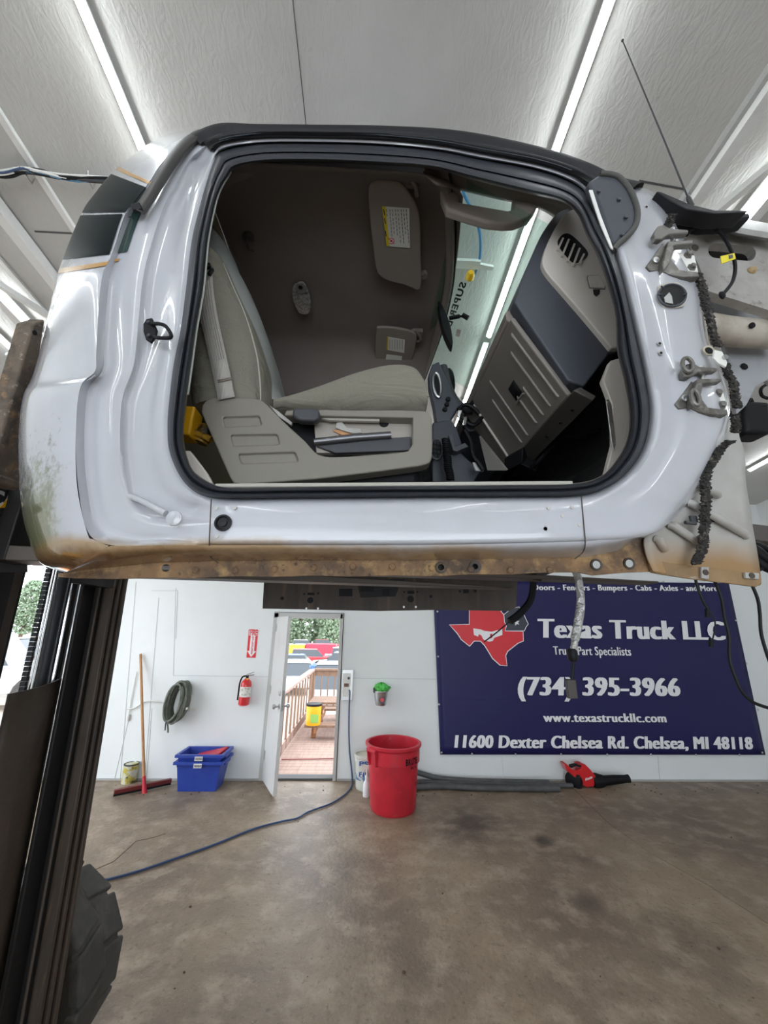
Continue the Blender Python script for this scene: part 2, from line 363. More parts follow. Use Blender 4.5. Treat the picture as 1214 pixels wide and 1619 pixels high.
# blue air line hanging at the windshield view with yellow coupler and its bracket
t = thing('air_line', PCL(740,380), 'thin blue air line with yellow coupler on the ceiling, seen through the windshield', 'air line')
B().tube(crm([PCL(x, y, -.06) for x, y in [(728,285),(735,310),(752,345),(759,375),(758,410),(748,440)]], 6), .009, 8).build('blue_hose', mat('airline_blue', (.06,.22,.45), .4), t)
P0 = PCL(745,430,-.11); B().lathe([(.02,0),(.03,.02),(.03,.05),(.018,.06)], P0, (0,1,0), 12).build('coupler', M['yellow'], t)
P1 = PCL(735,415,-.06); g = B(); g.obox(P1+A([.0,.0,-.01]), (.10,0,0), (0,.03,0), (0,0,.012)); g.obox(P1+A([-.09,.05,-.02]), (.01,0,0), (0,.10,0), (0,0,.02)); g.bar(P1, P1+A([.20,.03,0]), .03, .02); g.build('bracket', M['white'], t)

# ---- door frame and open leaf
M['frame'] = mat('frame_paint', (.55,.55,.54), .45)
b = B(); w = .055
b.box(dl-w, dl+.01, WY-.02, WY+.13, 0, dt+w); b.box(dr-.01, dr+.03, WY-.02, WY+.13, 0, dt+w); b.box(dl-w, dr+.03, WY-.02, WY+.13, dt-.01, dt+w)
struct(b.build('trim_6', M['frame'], bevel=.004))
b = B(); b.box(dr+.03, dr+.042, WY-.012, WY+.0, 0, dt+.06); b.box(dl-w, dr+.042, WY-.012, WY, dt+w, dt+w+.012); struct(b.build('trim_7', M['seamd'])) 
b = B(); b.box(dl, dr, WY-.01, WY+.14, 0, .025); struct(b.build('trim_8', M['seamd']))
hl = A([dl+.01, WY-.03, 0]); e = PZ(434,1262,.01); e2 = A([e[0], e[1], 0]); dv = (e2-hl); dv[2] = 0; dw = np.linalg.norm(dv); dv /= dw; dn = np.cross(dv, A([0,0,1.]))
ddoor = bpy.data.objects.new('door_1', None); SC.collection.objects.link(ddoor); ddoor['_o'] = (0.,0.,0.); struct(ddoor)
b = B(); b.obox(hl+dv*dw/2+A([0,0,dt/2+.01])+dn*0, dv*dw/2, dn*.022, (0,0,dt/2-.015)); b.build('door_leaf', M['door'], ddoor, bevel=.003)
for z in (.25, 1.0, 1.78):
    g = B(); g.lathe([(.009,0),(.009,.1)], (hl[0]-.0, hl[1]-.012, z), (0,0,1), 8); g.obox(hl+dv*.03+A([0,0,z+.05])+dn*.024, dv*.03, dn*.002, (0,0,.05)); g.build('hinge', M['steel'], ddoor)
for sgn in (-1, 1):
    k = hl+dv*(dw-.06)+A([0,0,.93])+dn*sgn*.022
    g = B(); g.lathe([(.03,0),(.03,.006),(.012,.012),(.012,.04),(.026,.048),(.03,.065),(.022,.08)], k, dn*sgn, 16); g.build('door_knob', M['steel'], ddoor)
    g = B(); g.lathe([(.027,0),(.027,.012),(.018,.018)], k+A([0,0,.14]), dn*sgn, 16); g.build('deadbolt', M['steel'], ddoor)
g = B(); g.obox(hl+dv*(dw+.001)+A([0,0,1.0]), dv*.002, dn*.013, (0,0,.11)); g.build('latch_plate', M['steel'], ddoor)
# lever-like pull on the face
k = hl+dv*(dw-.17)+A([0,0,1.12])-dn*.024; g = B(); g.obox(k, dv*.018, dn*.012, (0,0,.08)); g.build('pull_plate', M['frame'], ddoor, bevel=.005)

# ---- BANNER
ban = thing('banner', PY(950,1193,WY-.03), 'large navy blue vinyl company banner with white lettering on the back wall', 'banner')
yb = WY-.022
c0, c1, c2, c3 = PY(696,1193,yb), PY(1210,1193.5,yb), PY(1152,922,yb), PY(684,917,yb)
rows = []
for j in range(25):
    v = j/24; L = c0*(1-v)+c3*v; R_ = c1*(1-v)+c2*v; row = []
    for i in range(49):
        u_ = i/48; p = L*(1-u_)+R_*u_; p = p+A([0, -.003*math.sin(9*u_+6*v)*math.sin(math.pi*u_)*math.sin(math.pi*v)-.004*math.exp(-((u_-.10-.25*(1-v))**2)/.004)*math.sin(math.pi*v), 0]); row.append(p)
    rows.append(row)
B().grid(rows).build('vinyl_sheet', M['navy'], ban, solid=.002)
yt = yb-.014
def line(s, l, rr, top, bold=.02, shear=0., m=None, nm='lettering', hv=.035):
    O = PY(l[0], l[1], yt); R_ = PY(rr[0], rr[1], yt)-O; capz = PY(l[0], top, yt)[2]-O[2]
    return text(s, O, R_, (0,0,capz), m or M['lettering'], nm, ban, bold, shear, spacing=1.10, heavy=hv)
line('Doors - Fenders - Bumpers - Cabs - Axles - and More!', (843,933), (1138,934.5), 924, .0, hv=.045)
line('Texas Truck LLC', (852,1008), (1150,1012), 978, .0, .12, hv=.065)
line('Truck Part Specialists', (875,1035), (998,1036.5), 1021.5, .0, hv=.035)
line('(734) 395-3966', (819,1099), (1077,1100.5), 1070, .0, .15, hv=.065)
line('www.texastruckllc.com', (859,1141), (1054,1142), 1127, .0, hv=.05)
line('11600 Dexter Chelsea Rd. Chelsea, MI 48118', (718,1182), (1192,1184.5), 1162, .0, .15, hv=.065)
def cropbt(x, y): return (680+x/4.336, 900+y/4.336)
def poly(pts, m, dy, nm, sub=None):
    P = [PY(*cropbt(*p), yb-dy) for p in pts]
    return B().prism(P, (0,.0015,0)).build(nm, m, ban, smooth=False)
tx = [(270,150),(380,160),(450,250),(500,310),(520,370),(525,395),(515,425),(635,428),(637,490),(600,505),(530,560),(515,590),(525,660),(480,655),(430,610),(400,560),(375,520),(345,490),(300,490),(270,525),(215,480),(190,440),(135,382),(270,380)]
ctr = A([400,400]); 
def grow(pts, k):
    out = []; n = len(pts)
    ar = sum(pts[i][0]*pts[(i+1)%n][1]-pts[(i+1)%n][0]*pts[i][1] for i in range(n)); sg = 1 if ar > 0 else -1
    for i in range(n):
        a, c, d = A(pts[i-1]), A(pts[i]), A(pts[(i+1)%n]); t1 = (c-a)/np.linalg.norm(c-a); t2 = (d-c)/np.linalg.norm(d-c); t = t1+t2; t = t/np.linalg.norm(t); out.append(tuple(c+sg*k*A([t[1], -t[0]])))
    return out
poly(grow(tx, 6), M['lettering'], .0115, 'map_outline'); poly(tx, M['red_ink'], .0135, 'map_shape')
bk = [(508,312),(560,270),(610,260),(622,300),(640,310),(655,345),(670,375),(655,395),(645,420),(515,420),(525,390),(512,360)]
poly(grow(bk, 5), M['lettering'], .014, 'map_outline'); poly(bk, M['dark_ink'], .016, 'map_shape')
poly([(295,405),(345,412),(370,422),(420,428),(495,410),(495,450),(440,470),(428,492),(405,497),(380,490),(362,478),(352,455),(335,445),(328,462),(300,450)], M['lettering'], .016, 'truck_outline')
poly([(410,445),(425,440),(425,470),(412,475)], M['red_ink'], .018, 'truck_mark')
st = []; 
for i in range(10):
    a = math.pi/2+i*math.pi/5+.25; rr = 24 if i % 2 == 0 else 10; st.append((592+rr*math.cos(a), 365-rr*math.sin(a)))
poly(st, M['lettering'], .0185, 'star')
for i, (px, py) in enumerate([(698,1190),(746,1192),(815,1192.5),(887,1192.5),(960,1193),(1029,1193),(1100,1193.5),(1169,1193.5),(691.5,967),(692.5,1038),(694,1114),(1205,1190),(1163,981),(1180,1049),(1198,1122),(1049,920),(987,920)]):
    p = PY(px, py, yb-.006); B().lathe([(.013,0),(.013,.004),(.007,.008)], p, (0,-1,0), 12).build('grommet', M['steel'], ban)

# ---- fire sign and extinguisher
def pw(x, y, yy=WY): return PY(160+x/4.26, 900+y/4.26, yy)
fs = thing('fire_sign', pw(1015,595), 'narrow red and white FIRE sign with a down arrow above the extinguisher', 'sign')
P = [pw(995,405,WY-.001), pw(1058,410,WY-.001), pw(1040,596,WY-.001), pw(978,595,WY-.001)]
B().prism(P, (0,-.004,0)).build('sign_plate', M['red_ink'], fs, smooth=False)
B().prism([pw(999,411,WY-.006), pw(1054,415,WY-.006), pw(1051,450,WY-.006), pw(996,446,WY-.006)], (0,-.001,0)).build('sign_header', M['lettering'], fs, smooth=False)
B().prism([pw(x,y,WY-.006) for x, y in [(1007,447),(1038,449),(1029,552),(1043,553),(1008,592),(983,549),(997,550)]], (0,-.001,0)).build('arrow', M['lettering'], fs, smooth=False)
O = pw(1001,443,WY-.009); text('FIRE', O, pw(1050,446,WY-.009)-O, (0,0,.075), M['red_ink'], 'lettering', fs, .03)
for i, ch in enumerate('EXTINGUISHER'):
    O = pw(1017-i*.9, 463+i*10.2, WY-.009); text(ch, O, (.022 if ch != 'I' else .006,0,0), (0,0,.022), M['red_ink'], 'lettering', fs, .02)
fe = thing('fire_extinguisher', pw(955,920,WY-.08), 'red fire extinguisher hanging on the white wall below the FIRE sign', 'fire extinguisher')
o = pw(957,918,WY-.085); 
ft = pw(985,735,WY-.085)[2]-o[2]; ax = (0.03,0,1)
B().lathe([(.05,0),(.066,.012),(.068,.03),(.068,ft*.78),(.06,ft*.88),(.03,ft*.97),(.018,ft)], o, ax, 24).build('cylinder', M['red'], fe)
B().lathe([(.0692,ft*.33),(.0692,ft*.70)], o, ax, 24, False, False).build('label_band', mat('ext_label', (.75,.74,.70), .5, noise=(30,(.45,.42,.36),.5,.6,4)), fe)
top = o+A([.03*ft,0,ft]); g = B(); g.lathe([(.018,0),(.018,.03)], top, (0,0,1), 10); g.bar(top+A([-.02,0,.03]), top+A([.085,0,.045]), .02, .008); g.bar(top+A([-.01,0,.045]), top+A([.08,0,.075]), .018, .006); g.build('valve_handle', M['black'], fe)
B().lathe([(.014,0),(.014,.035)], top+A([.01,-.02,-.03]), (0,0,1), 8).build('safety_tag', M['yellow'], fe)
B().tube(crm([top+A([-.01,0,.03]), top+A([-.06,-.01,.015]), top+A([-.085,-.01,-.06]), o+A([-.078,-.01,ft*.5]), o+A([-.08,-.01,ft*.2])], 5), .010, 8).build('hose', M['black'], fe)
B().obox(o+A([.0,.045,ft*.5]), (.05,0,0), (0,.035,0), (0,0,.02)).build('wall_bracket', M['steelg'], fe)

# ---- air hose coil on hook
hc = thing('hose_coil', pw(510,1010), 'grey green hose coiled on a white wall hook left of the extinguisher', 'hose')
cc = pw(510,890,WY-.12); rx, rz = .105, .235
for i in range(17):
    dx = random.uniform(-.035,.035); dy = (i-8)*.011; sc = random.uniform(.86,1.06); ph = random.random()*6
    pts = [cc+A([dx+rx*sc*math.cos(a)+.25*rx*math.sin(a), dy+.01*math.sin(3*a+ph), rz*sc*math.sin(a)]) for a in [2*math.pi*k/28 for k in range(28)]]
    B().tube(pts, .012, 8, closed=True).build('hose_loop', M['hose'], hc)
B().tube(crm([cc+A([-.13,0,-.02]), pw(440,1000,WY-.12), pw(448,1060,WY-.10), pw(450,1100,WY-.09)], 5), .011, 8).build('hose_tail', M['hose'], hc)
B().tube(crm([cc+A([-.10,.02,-.1]), pw(434,1040,WY-.09), pw(430,1085,WY-.08)], 5), .007, 8).build('hose_tail', M['black'], hc)
g = B(); g.obox(pw(585,900,WY-.01), (.035,0,0), (0,.01,0), (0,0,.10)); g.bar(pw(585,850,WY-.02), cc+A([0,0,.16]), .02, .02); g.bar(pw(600,945,WY-.01), pw(640,948,WY-.01), .012, .02); g.bar(pw(580,930,WY), pw(575,940,WY-.25), .02, .02); g.build('wall_hook', M['white_p'], hc)
# wall conduit behind the broom
g = B(); g.tube(crm([pw(175,940,WY-.02), pw(215,938,WY-.02), pw(255,915,WY-.02), pw(285,895,WY-.02), pw(330,888,WY-.02), pw(445,896,WY-.02)], 6), .009, 8)
g.tube([pw(240,690,WY-.015), pw(205,860,WY-.015), pw(180,1010,WY-.015)], .006, 6); g.lathe([(.016,0),(.016,.07)], pw(178,1020,WY-.02), (0,0,1), 10)
tag(g.build('wall_pipe', M['white_p']), 'thin white pipe running along the wall from the hose coil past the broom handle', 'pipe')

# ---- push broom / floor squeegee
sq = thing('floor_squeegee', PZ(*[160+290/4.26, 900+1460/4.26], 0), 'wooden handled floor squeegee with dark red head leaning on the wall', 'squeegee')
hd = PZ(228, 1243, .06); tp = pw(265,572,WY-.03); A1, A2 = PZ(179,1258,.02), PZ(270,1239,.02)
B().tube([hd, tp], .016, 10).build('handle', M['wood'], sq)
mdp = (A1+A2)/2; B().lathe([(.03,-.02),(.026,.03),(.02,.10),(.019,.16)], hd-(tp-hd)/np.linalg.norm(tp-hd)*.06, tp-hd, 12).build('socket', M['red_p'], sq)
B().bar(A1+A([0,0,.035]), A2+A([0,0,.035]), .05, .04).build('head', mat('dark_red_metal', (.16,.02,.02), .5), sq, bevel=.004)
B().bar(A1+A([0,0,.007]), A2+A([0,0,.007]), .012, .035).build('blade', M['rubber'], sq)
# ---- paint can
pc0 = PZ(203,1237,0); pcn = thing('paint_can', pc0, 'small paint stained tin standing by the wall left of the squeegee', 'paint can')
hh = .20; B().lathe([(.078,0),(.08,.01),(.082,hh)], pc0, (0,0,1), 24).build('can_body', mat('stained_tin', (.62,.62,.50), .5, noise=[(14,(.50,.42,.06),.48,.56,3),(20,(.05,.05,.05),.60,.66,3)]), pcn)
B().lathe([(.084,hh-.008),(.086,hh+.004),(.074,hh+.006),(.072,hh-.004)], pc0, (0,0,1), 24).build('lid', M['dgrey'], pcn)

# ---- blue totes (nested) with a red thing inside
def tote(z, sc, label, x0, x1, y0, y1, h):
    t = thing('storage_tote', ((x0+x1)/2, (y0+y1)/2, z), label, 'storage tote')
    def ring(k, zz, o_=0): 
        tap = k; return [(x0+tap-o_, y0+tap-o_, zz), (x1-tap+o_, y0+tap-o_, zz), (x1-tap+o_, y1-tap+o_, zz), (x0+tap-o_, y1-tap+o_, zz)]
    g = B(); g.grid([ring(.045, z), ring(.012, z+h*.80), ring(.010, z+h*.80+.0), ring(.0, z+h-.02), ring(.0, z+h), ring(.0, z+h, .025), ring(0, z+h-.03, .025), ring(0, z+h-.03, .019), ring(0, z+h-.006, .019)], closed=True)
    k0 = len(g.v); g.add(ring(.045, z), [(0,1,2,3)])
    g.grid([ring(.055, z+.01), ring(.012, z+h-.001), ring(0, z+h)], closed=True); g.add(ring(.055, z+.01), [(0,1,2,3)])
    for xx in (x0+.16, x1-.16): pass
    g.build('tub', M['blue'], t, bevel=.003, smooth=False)
    lb = B(); lb.box((x0+x1)/2-.045, (x0+x1)/2+.045, y0-.030, y0-.024, z+h-.058, z+h-.014) ; lb.build('label_card', M['white_p'], t)
    l2 = B(); 
    for i in range(9): xx = (x0+x1)/2-.036+i*.009; l2.box(xx, xx+.004, y0-.032, y0-.029, z+h-.050, z+h-.025)
    l2.build('label_print', M['dark_ink'], t)
    for s in (0, 1):
        xx = x0-.028 if s == 0 else x1+.002
        g2 = B(); g2.box(xx, xx+.026, (y0+y1)/2-.09, (y0+y1)/2+.09, z+h-.055, z+h-.003); g2.build('side_grip', M['blue'], t, bevel=.004)
    return t
ta = PZ(267,1254,0); tb = PZ(344,1254,0); 
tx0, tx1, ty0 = ta[0], tb[0], ta[1]
th1 = PY(268,1204,ty0)[2]; th2 = PY(270,1193,ty0)[2]
ty1 = min(WY-.06, ty0+.52)
tote(0, 1, 'lower blue plastic tote on the floor, holding the second tote', tx0+.03, tx1-.0, ty0, ty1, th1)
tote(max(.055, th2-th1), 1, 'upper blue plastic tote nested in the lower one', tx0+.035, tx1-.005, ty0+.005, ty1-.005, th1)
zt = th2-.10
rb = thing('plastic_wedge', ((tx0+tx1)/2, (ty0+ty1)/2, zt-.1), 'red plastic sheet-like wedge lying inside the upper blue tote', 'plastic wedge')
g = B(); cm = A([(tx0+tx1)/2, (ty0+ty1)/2-.02, zt+.02]); g.add([cm+A([-.26,-.06,-.05]), cm+A([.22,-.10,.08]), cm+A([.25,.14,.10]), cm+A([-.10,.16,.02]), cm+A([-.20,-.05,-.12]), cm+A([.22,-.08,-.06]), cm+A([.25,.12,-.06]), cm+A([-.08,.14,-.12])], [(0,1,2,3),(4,7,6,5),(0,4,5,1),(1,5,6,2),(2,6,7,3),(3,7,4,0)])
g.build('wedge', M['red_p'], rb, bevel=.01)

# ---- outlet box with blue cord
def pd(x, y, yy=WY): return PY(390+x/4.186, 950+y/4.186, yy)
ob = thing('outlet_box', pd(665,625), 'metal electrical outlet box on the wall right of the open door', 'outlet')
P0 = pd(665,555,WY-.02); B().obox(P0, (.075,0,0), (0,.02,0), (0,0,.19)).build('box', M['steel'], ob, bevel=.004)
B().obox(pd(662,520,WY-.045), (.055,0,0), (0,.006,0), (0,0,.075)).build('switch_plate', M['white_p'], ob, bevel=.003)
B().obox(pd(657,595,WY-.045), (.048,0,0), (0,.006,0), (0,0,.07)).build('socket_plate', M['white_p'], ob, bevel=.003)
B().obox(pd(660,557,WY-.05), (.03,0,0), (0,.012,0), (0,0,.02)).build('junction_plug', mat('brown_plug', (.14,.07,.05), .5), ob)
B().lathe([(.018,0),(.016,.02)], pd(675,512,WY-.052), (0,-1,0), 12).build('toggle', M['dark_ink'], ob)
cp = [pd(678,590,WY-.05), pd(682,610,WY-.06), pd(678,700,WY-.03), pd(676,850,WY-.03), pd(680,980,WY-.03), pd(690,1080,WY-.03)]
c2_ = [PZ(390+x/4.186, 950+y/4.186, .012) for x, y in [(698,1190),(690,1235),(640,1290),(560,1340),(480,1370),(400,1400),(330,1440),(230,1460)]]
c3_ = [PZ(x, y, .012) for x, y in [(400,1311),(340,1335),(270,1360),(220,1377),(172,1390),(120,1400)]]
tag(B().tube(crm(cp+[pd(697,1150,WY-.04)]+c2_+c3_, 6), .009, 8).build('extension_cord', M['cordblue']), 'blue extension cord hanging from the outlet and snaking across the concrete floor', 'cord')

# ---- tin bucket of green rags
rbk = thing('wall_bucket', pd(888,690,WY-.08), 'small metal bucket of green rags mounted on the wall above the red bin', 'bucket')
o = pd(888,690,WY-.10); hb = pd(885,600,WY-.1)[2]-o[2]
B().lathe([(.065,0),(.068,.005),(.095,hb),(.102,hb+.004),(.10,hb+.012),(.088,hb)], o, (0,0,1), 28, True, False).build('pail', M['steel'], rbk)
B().lathe([(.040,0),(.040,.003)], o+A([.01,-.088,hb*.45]), (0,-1,.18), 20).build('sticker', M['dark_ink'], rbk)
B().lathe([(.024,0),(.024,.003)], o+A([.01,-.0915,hb*.45+.004]), (0,-1,.18), 16).build('sticker_mark', M['red_ink'], rbk)
g = B(); rows = []
for i in range(9):
    r_ = .095*math.sin(math.pi*(i+.6)/9)*1.05; zz = hb-.02+.12*i/8
    rows.append([o+A([r_*(1+.28*math.sin(5*a+i*1.7))*math.cos(a)+.01, r_*(1+.22*math.sin(4*a+i))*math.sin(a), zz+.018*math.sin(6*a+i*2)]) for a in [2*math.pi*k/30 for k in range(30)]])
g.grid(rows, closed=True); g.build('rag', M['green_rag'], rbk, angle=25)
B().obox(o+A([-.085,-.02,hb+.02]), (.02,0,0), (0,.03,0), (0,0,.03)).build('glove_cuff', M['dgrey'], rbk, bevel=.01)

# ---- red bin
bc = PZ(621,1278,0); bn = thing('trash_can', bc, 'large round red plastic bin, empty, on the concrete floor', 'trash can')
Rb, Rt, hB = .245, .285, .70
px2 = PY(622,1172,bc[1]); hB = px2[2]
b = B(); b.lathe([(Rb*.93,0),(Rb,.03),(Rt-.012,hB*.72),(Rt+.004,hB*.725),(Rt+.008,hB-.05),(Rt+.026,hB-.03),(Rt+.028,hB-.005),(Rt+.014,hB),(Rt-.008,hB-.004),(Rt-.018,hB*.7),(Rb-.01,.03),(0.0,.028)], bc, (0,0,1), 56, True, False); b.build('bin_body', M['red_p'], bn, angle=30)
for s in (-1,):
    dirn = A([math.cos(math.radians(35)), -math.sin(math.radians(35))*1, 0]) if s == 1 else A([-math.cos(math.radians(38)), -math.sin(math.radians(38)), 0]); tdir = A([-dirn[1], dirn[0], 0])
    if s == 1: dirn = -A([-math.cos(math.radians(38)), -math.sin(math.radians(38)), 0]); tdir = A([-dirn[1], dirn[0], 0])
    g = B(); c_ = bc+dirn*(Rt-.005)+A([0,0,hB-.10])
    g.prism([c_-tdir*.075+A([0,0,.075]), c_-tdir*.06-A([0,0,.09])-dirn*.01, c_-tdir*.06-A([0,0,.09])+dirn*.02, c_-tdir*.075+A([0,0,.075])+dirn*.05], tdir*.012)
    g.prism([c_+tdir*.063+A([0,0,.075]), c_+tdir*.048-A([0,0,.09])-dirn*.01, c_+tdir*.048-A([0,0,.09])+dirn*.02, c_+tdir*.063+A([0,0,.075])+dirn*.05], tdir*.012)
    g.obox(c_+A([0,0,.06])+dirn*.035, tdir*.07, dirn*.014, (0,0,.016)); g.build('handle', M['red_p'], bn, bevel=.004)
def ctext(s, ang0, ang1, z0, h, R_, m, nm):
    n = len(s)
    for i, ch in enumerate(s):
        a = math.radians(ang0+(ang1-ang0)*(i+.05)/n); a2 = math.radians(ang0+(ang1-ang0)*(i+.92)/n)
        p = bc+A([math.sin(a)*R_, -math.cos(a)*R_, z0]); q = bc+A([math.sin(a2)*R_, -math.cos(a2)*R_, z0])
        if ch != ' ': text(ch, p, q-p, (0,0,h), m, nm, bn, .04, depth=.003)
ctext('BRUTE', 22, 56, hB-.16, .055, Rt+.008, M['black'], 'lettering')
ctext('32 G', 34, 50, hB-.20, .022, Rt+.009, M['black'], 'lettering')
ctext('BRUTE', 50, 70, hB*.42, .03, Rt-.006, mat('faint_print', (.28,.02,.02), .5), 'lettering')

# ---- white pail and spray bottle behind the bin
pc = PZ(579,1246,0); pl = thing('plastic_pail', pc, 'white plastic pail with blue print standing behind the red bin', 'pail')
hp = PY(579,1191,pc[1])[2]
B().lathe([(.12,0),(.125,.01),(.14,hp*.8),(.15,hp*.81),(.148,hp*.9),(.155,hp*.92),(.155,hp),(.14,hp),(.13,.02)], pc, (0,0,1), 32, True, False).build('pail_body', mat('translucent_pail', (.66,.66,.60), .4), pl)
g = B(); g.lathe([(.148,hp*.93),(.146,hp*.95)], pc, (0,0,1), 32); g.build('lid', mat('pail_lid', (.62,.60,.50), .4), pl)
for i, (z_, c_) in enumerate([(.30,'PS'), (.18,'FILL')]):
    O = pc+A([-.09,-.125,z_*hp/.4]); text(c_, O, (.11 if i == 0 else .16,-.012,0), (0,0,.045), mat('blue_print', (.03,.10,.35), .5), 'lettering', pl, .03, depth=.02)
g = B(); g.lathe([(.1355,hp*.30),(.1385,hp*.48)], pc, (0,0,1), 32, False, False); g.build('printed_band', mat('pail_band', (.10,.22,.42), .5, noise=(22,(.62,.62,.58),.45,.5,2)), pl)
bo = PZ(579,1259,0); sp = thing('spray_bottle', bo, 'small clear pump bottle on the floor left of the red bin', 'bottle')
hs = .16; B().lathe([(.04,0),(.042,.01),(.042,hs*.8),(.02,hs)], bo, (0,0,1), 20).build('bottle_body', mat('clear_plastic', (.80,.82,.84), .2), sp)
g = B(); g.lathe([(.022,hs),(.022,hs+.04),(.012,hs+.05),(.012,hs+.12)], bo, (0,0,1), 14); g.obox(bo+A([-.01,0,hs+.13]), (.035,0,0), (0,.013,0), (0,0,.02)); g.bar(bo+A([-.03,0,hs+.12]), bo+A([-.055,0,hs+.06]), .012, .01, up=(0,1,0)); g.build('trigger', M['white_p'], sp)

# ---- black trim strips on the floor
def strip(pts, w, h, z, label):
    P = [PZ(x, y, z+h/2) for x, y in pts]; P = [p if p[1] < WY-.09 else PY(q[0], q[1], WY-.09) for p, q in zip(P, pts)]; tag(B().tube(crm(P, 5), h/2, 10).build('vinyl_strip', M['trimstrip']), label, 'vinyl strip', 'long black vinyl strips on the floor')
strip([(640,1215),(672,1225),(700,1231),(760,1235),(868,1237)], .06, .06, .01, 'topmost curved black vinyl strip rising behind the red bin')
strip([(655,1245),(700,1243),(760,1246),(884,1247)], .06, .065, 0, 'nearest straight black vinyl strip, its cut end left of the leaf blower')
strip([(660,1237),(720,1238),(800,1240),(905,1242)], .05, .055, .0, 'middle black vinyl strip reaching under the leaf blower')

# ---- leaf blower
def pb(x, y, dy): return PY(680+x/4.336, 900+y/4.336, dy)
ly = PZ(925,1243,0)[1]
lb = thing('leaf_blower', PZ(925,1243,0), 'red and black cordless leaf blower lying on the floor under the banner', 'leaf blower')
out = [(920,1335),(935,1333),(965,1365),(1000,1380),(1035,1368),(1035,1345),(1010,1340),(1040,1334),(1065,1340),(1100,1375),(1135,1420),(1125,1490),(1070,1495),(1020,1465),(990,1425),(960,1400),(940,1385)]
B().prism([pb(x, y, ly-.06) for x, y in out], (0,.12,0)).build('motor_housing', M['red'], lb, bevel=.014, seg=3)
B().prism([pb(x, y, ly-.065) for x, y in [(960,1345),(1000,1336),(1040,1345),(1035,1360),(1000,1352),(965,1365)]], (0,.05,0)).build('grip', M['black'], lb, bevel=.008)
o = pb(985,1450,ly); B().lathe([(.10,-.03),(.11,0),(.10,.03),(.05,.05)], o, (-.8,-.5,.1), 24).build('air_intake', M['black'], lb)
a_, e_ = pb(1110,1455,ly), PY(994,1231,ly-.02)
L_ = np.linalg.norm(e_-a_); B().lathe([(.085,0),(.088,.06),(.070,.12),(.055,.16),(.052,L_*.6),(.042,L_-.04),(.046,L_)], a_, e_-a_, 24).build('blower_tube', M['black'], lb)
O = pb(1062,1452,ly-.068); text('Milwaukee', O, pb(1112,1432,ly-.068)-O, (0,0,.030), M['lettering'], 'lettering', lb, .02, .3)
# debris crumbs on the floor
def crumb(px, py, s): 
    p = PZ(px, py, s*.5); g = B(); g.ball(p, s, 6, 4, (1.2,.9,.6)); return g
k = 0
g = B()
for i in range(105):
    px = random.uniform(150,1214); py = random.uniform(1239,1258) if i < 90 else random.uniform(1250,1600); s = random.uniform(.003,.009); p = PZ(px, py, s*.4)
    if p[1] > WY-.02: continue
    g.ball(p, s, 6, 4, (1.3,1,.7))
tag(g.build('floor_debris', mat('brown_debris', (.10,.06,.035), .9)), 'scattered brown crumbs and leaf bits over the concrete floor', 'debris', kind='stuff')

# ================================================================= OUTSIDE
b = B(); b.box(-90, 90, WY+5.0, 160, -1.3, -1.1); struct(b.build('ground', M['gravel'], smooth=False))
b = B(); b.box(-90, XL-.12, -40, WY+5.0, -.25, -.05); struct(b.build('ground_side', M['gravel'], smooth=False))
# deck
deck = bpy.data.objects.new('trim_9', None); SC.collection.objects.link(deck); deck['_o'] = (0.,0.,0.); struct(deck)
dy0, dy1 = WY+.14, 9.9; dx0 = -1.22; n = 30; wv = (dy1-dy0)/n
for i in range(n):
    g = B(); g.box(dx0-.1, 1.8, dy0+i*wv+.004, dy0+(i+1)*wv-.004, -.09, -.05); g.build('deck_board', M['deck'], deck, smooth=False)
g = B(); g.box(dx0-.1,1.8,dy0,dy1,-1.0,-.1); g.build('deck_frame', M['deckwood'], deck, smooth=False)
rl = thing('deck_railing', (dx0, dy1, -.05), 'brown wooden balustrade at the far end of the deck outside', 'railing')
zt_ = PY(500,1057,dy1)[2]
B().box(dx0, 1.8, dy1-.07, dy1+.07, zt_-.04, zt_).build('top_rail', M['deckwood'], rl); B().box(dx0, 1.8, dy1-.02, dy1+.02, zt_-.16, zt_-.05).build('upper_rail', M['deckwood'], rl); B().box(dx0,1.8,dy1-.03,dy1+.03,.02,.14).build('bottom_rail', M['deckwood'], rl)
B().box(dx0-.05,dx0+.05,dy1-.05,dy1+.05,-.05,zt_-.04).build('post', M['deckwood'], rl)
for i in range(16):
    x = dx0+.2+i*.155; B().box(x-.015,x+.015,dy1-.015,dy1+.015,.1,zt_-.1).build('baluster', M['deckwood'], rl)
rs = thing('side_railing', (dx0, 7.8, -.05), 'pale wooden balustrade along the left side of the deck outside', 'railing')
B().box(dx0-.07,dx0+.05,WY+.5,dy1-.1,zt_-.04,zt_).build('top_rail', M['deck'], rs); B().box(dx0-.04,dx0+.0,WY+.5,dy1-.1,.0,.14).build('bottom_rail', M['deck'], rs)
for i in range(22):
    y = WY+.6+i*.18
    if i % 2 == 0: B().box(dx0-.03,dx0,y-.018,y+.018,.0,zt_-.03).build('baluster', M['deckwood'], rs)
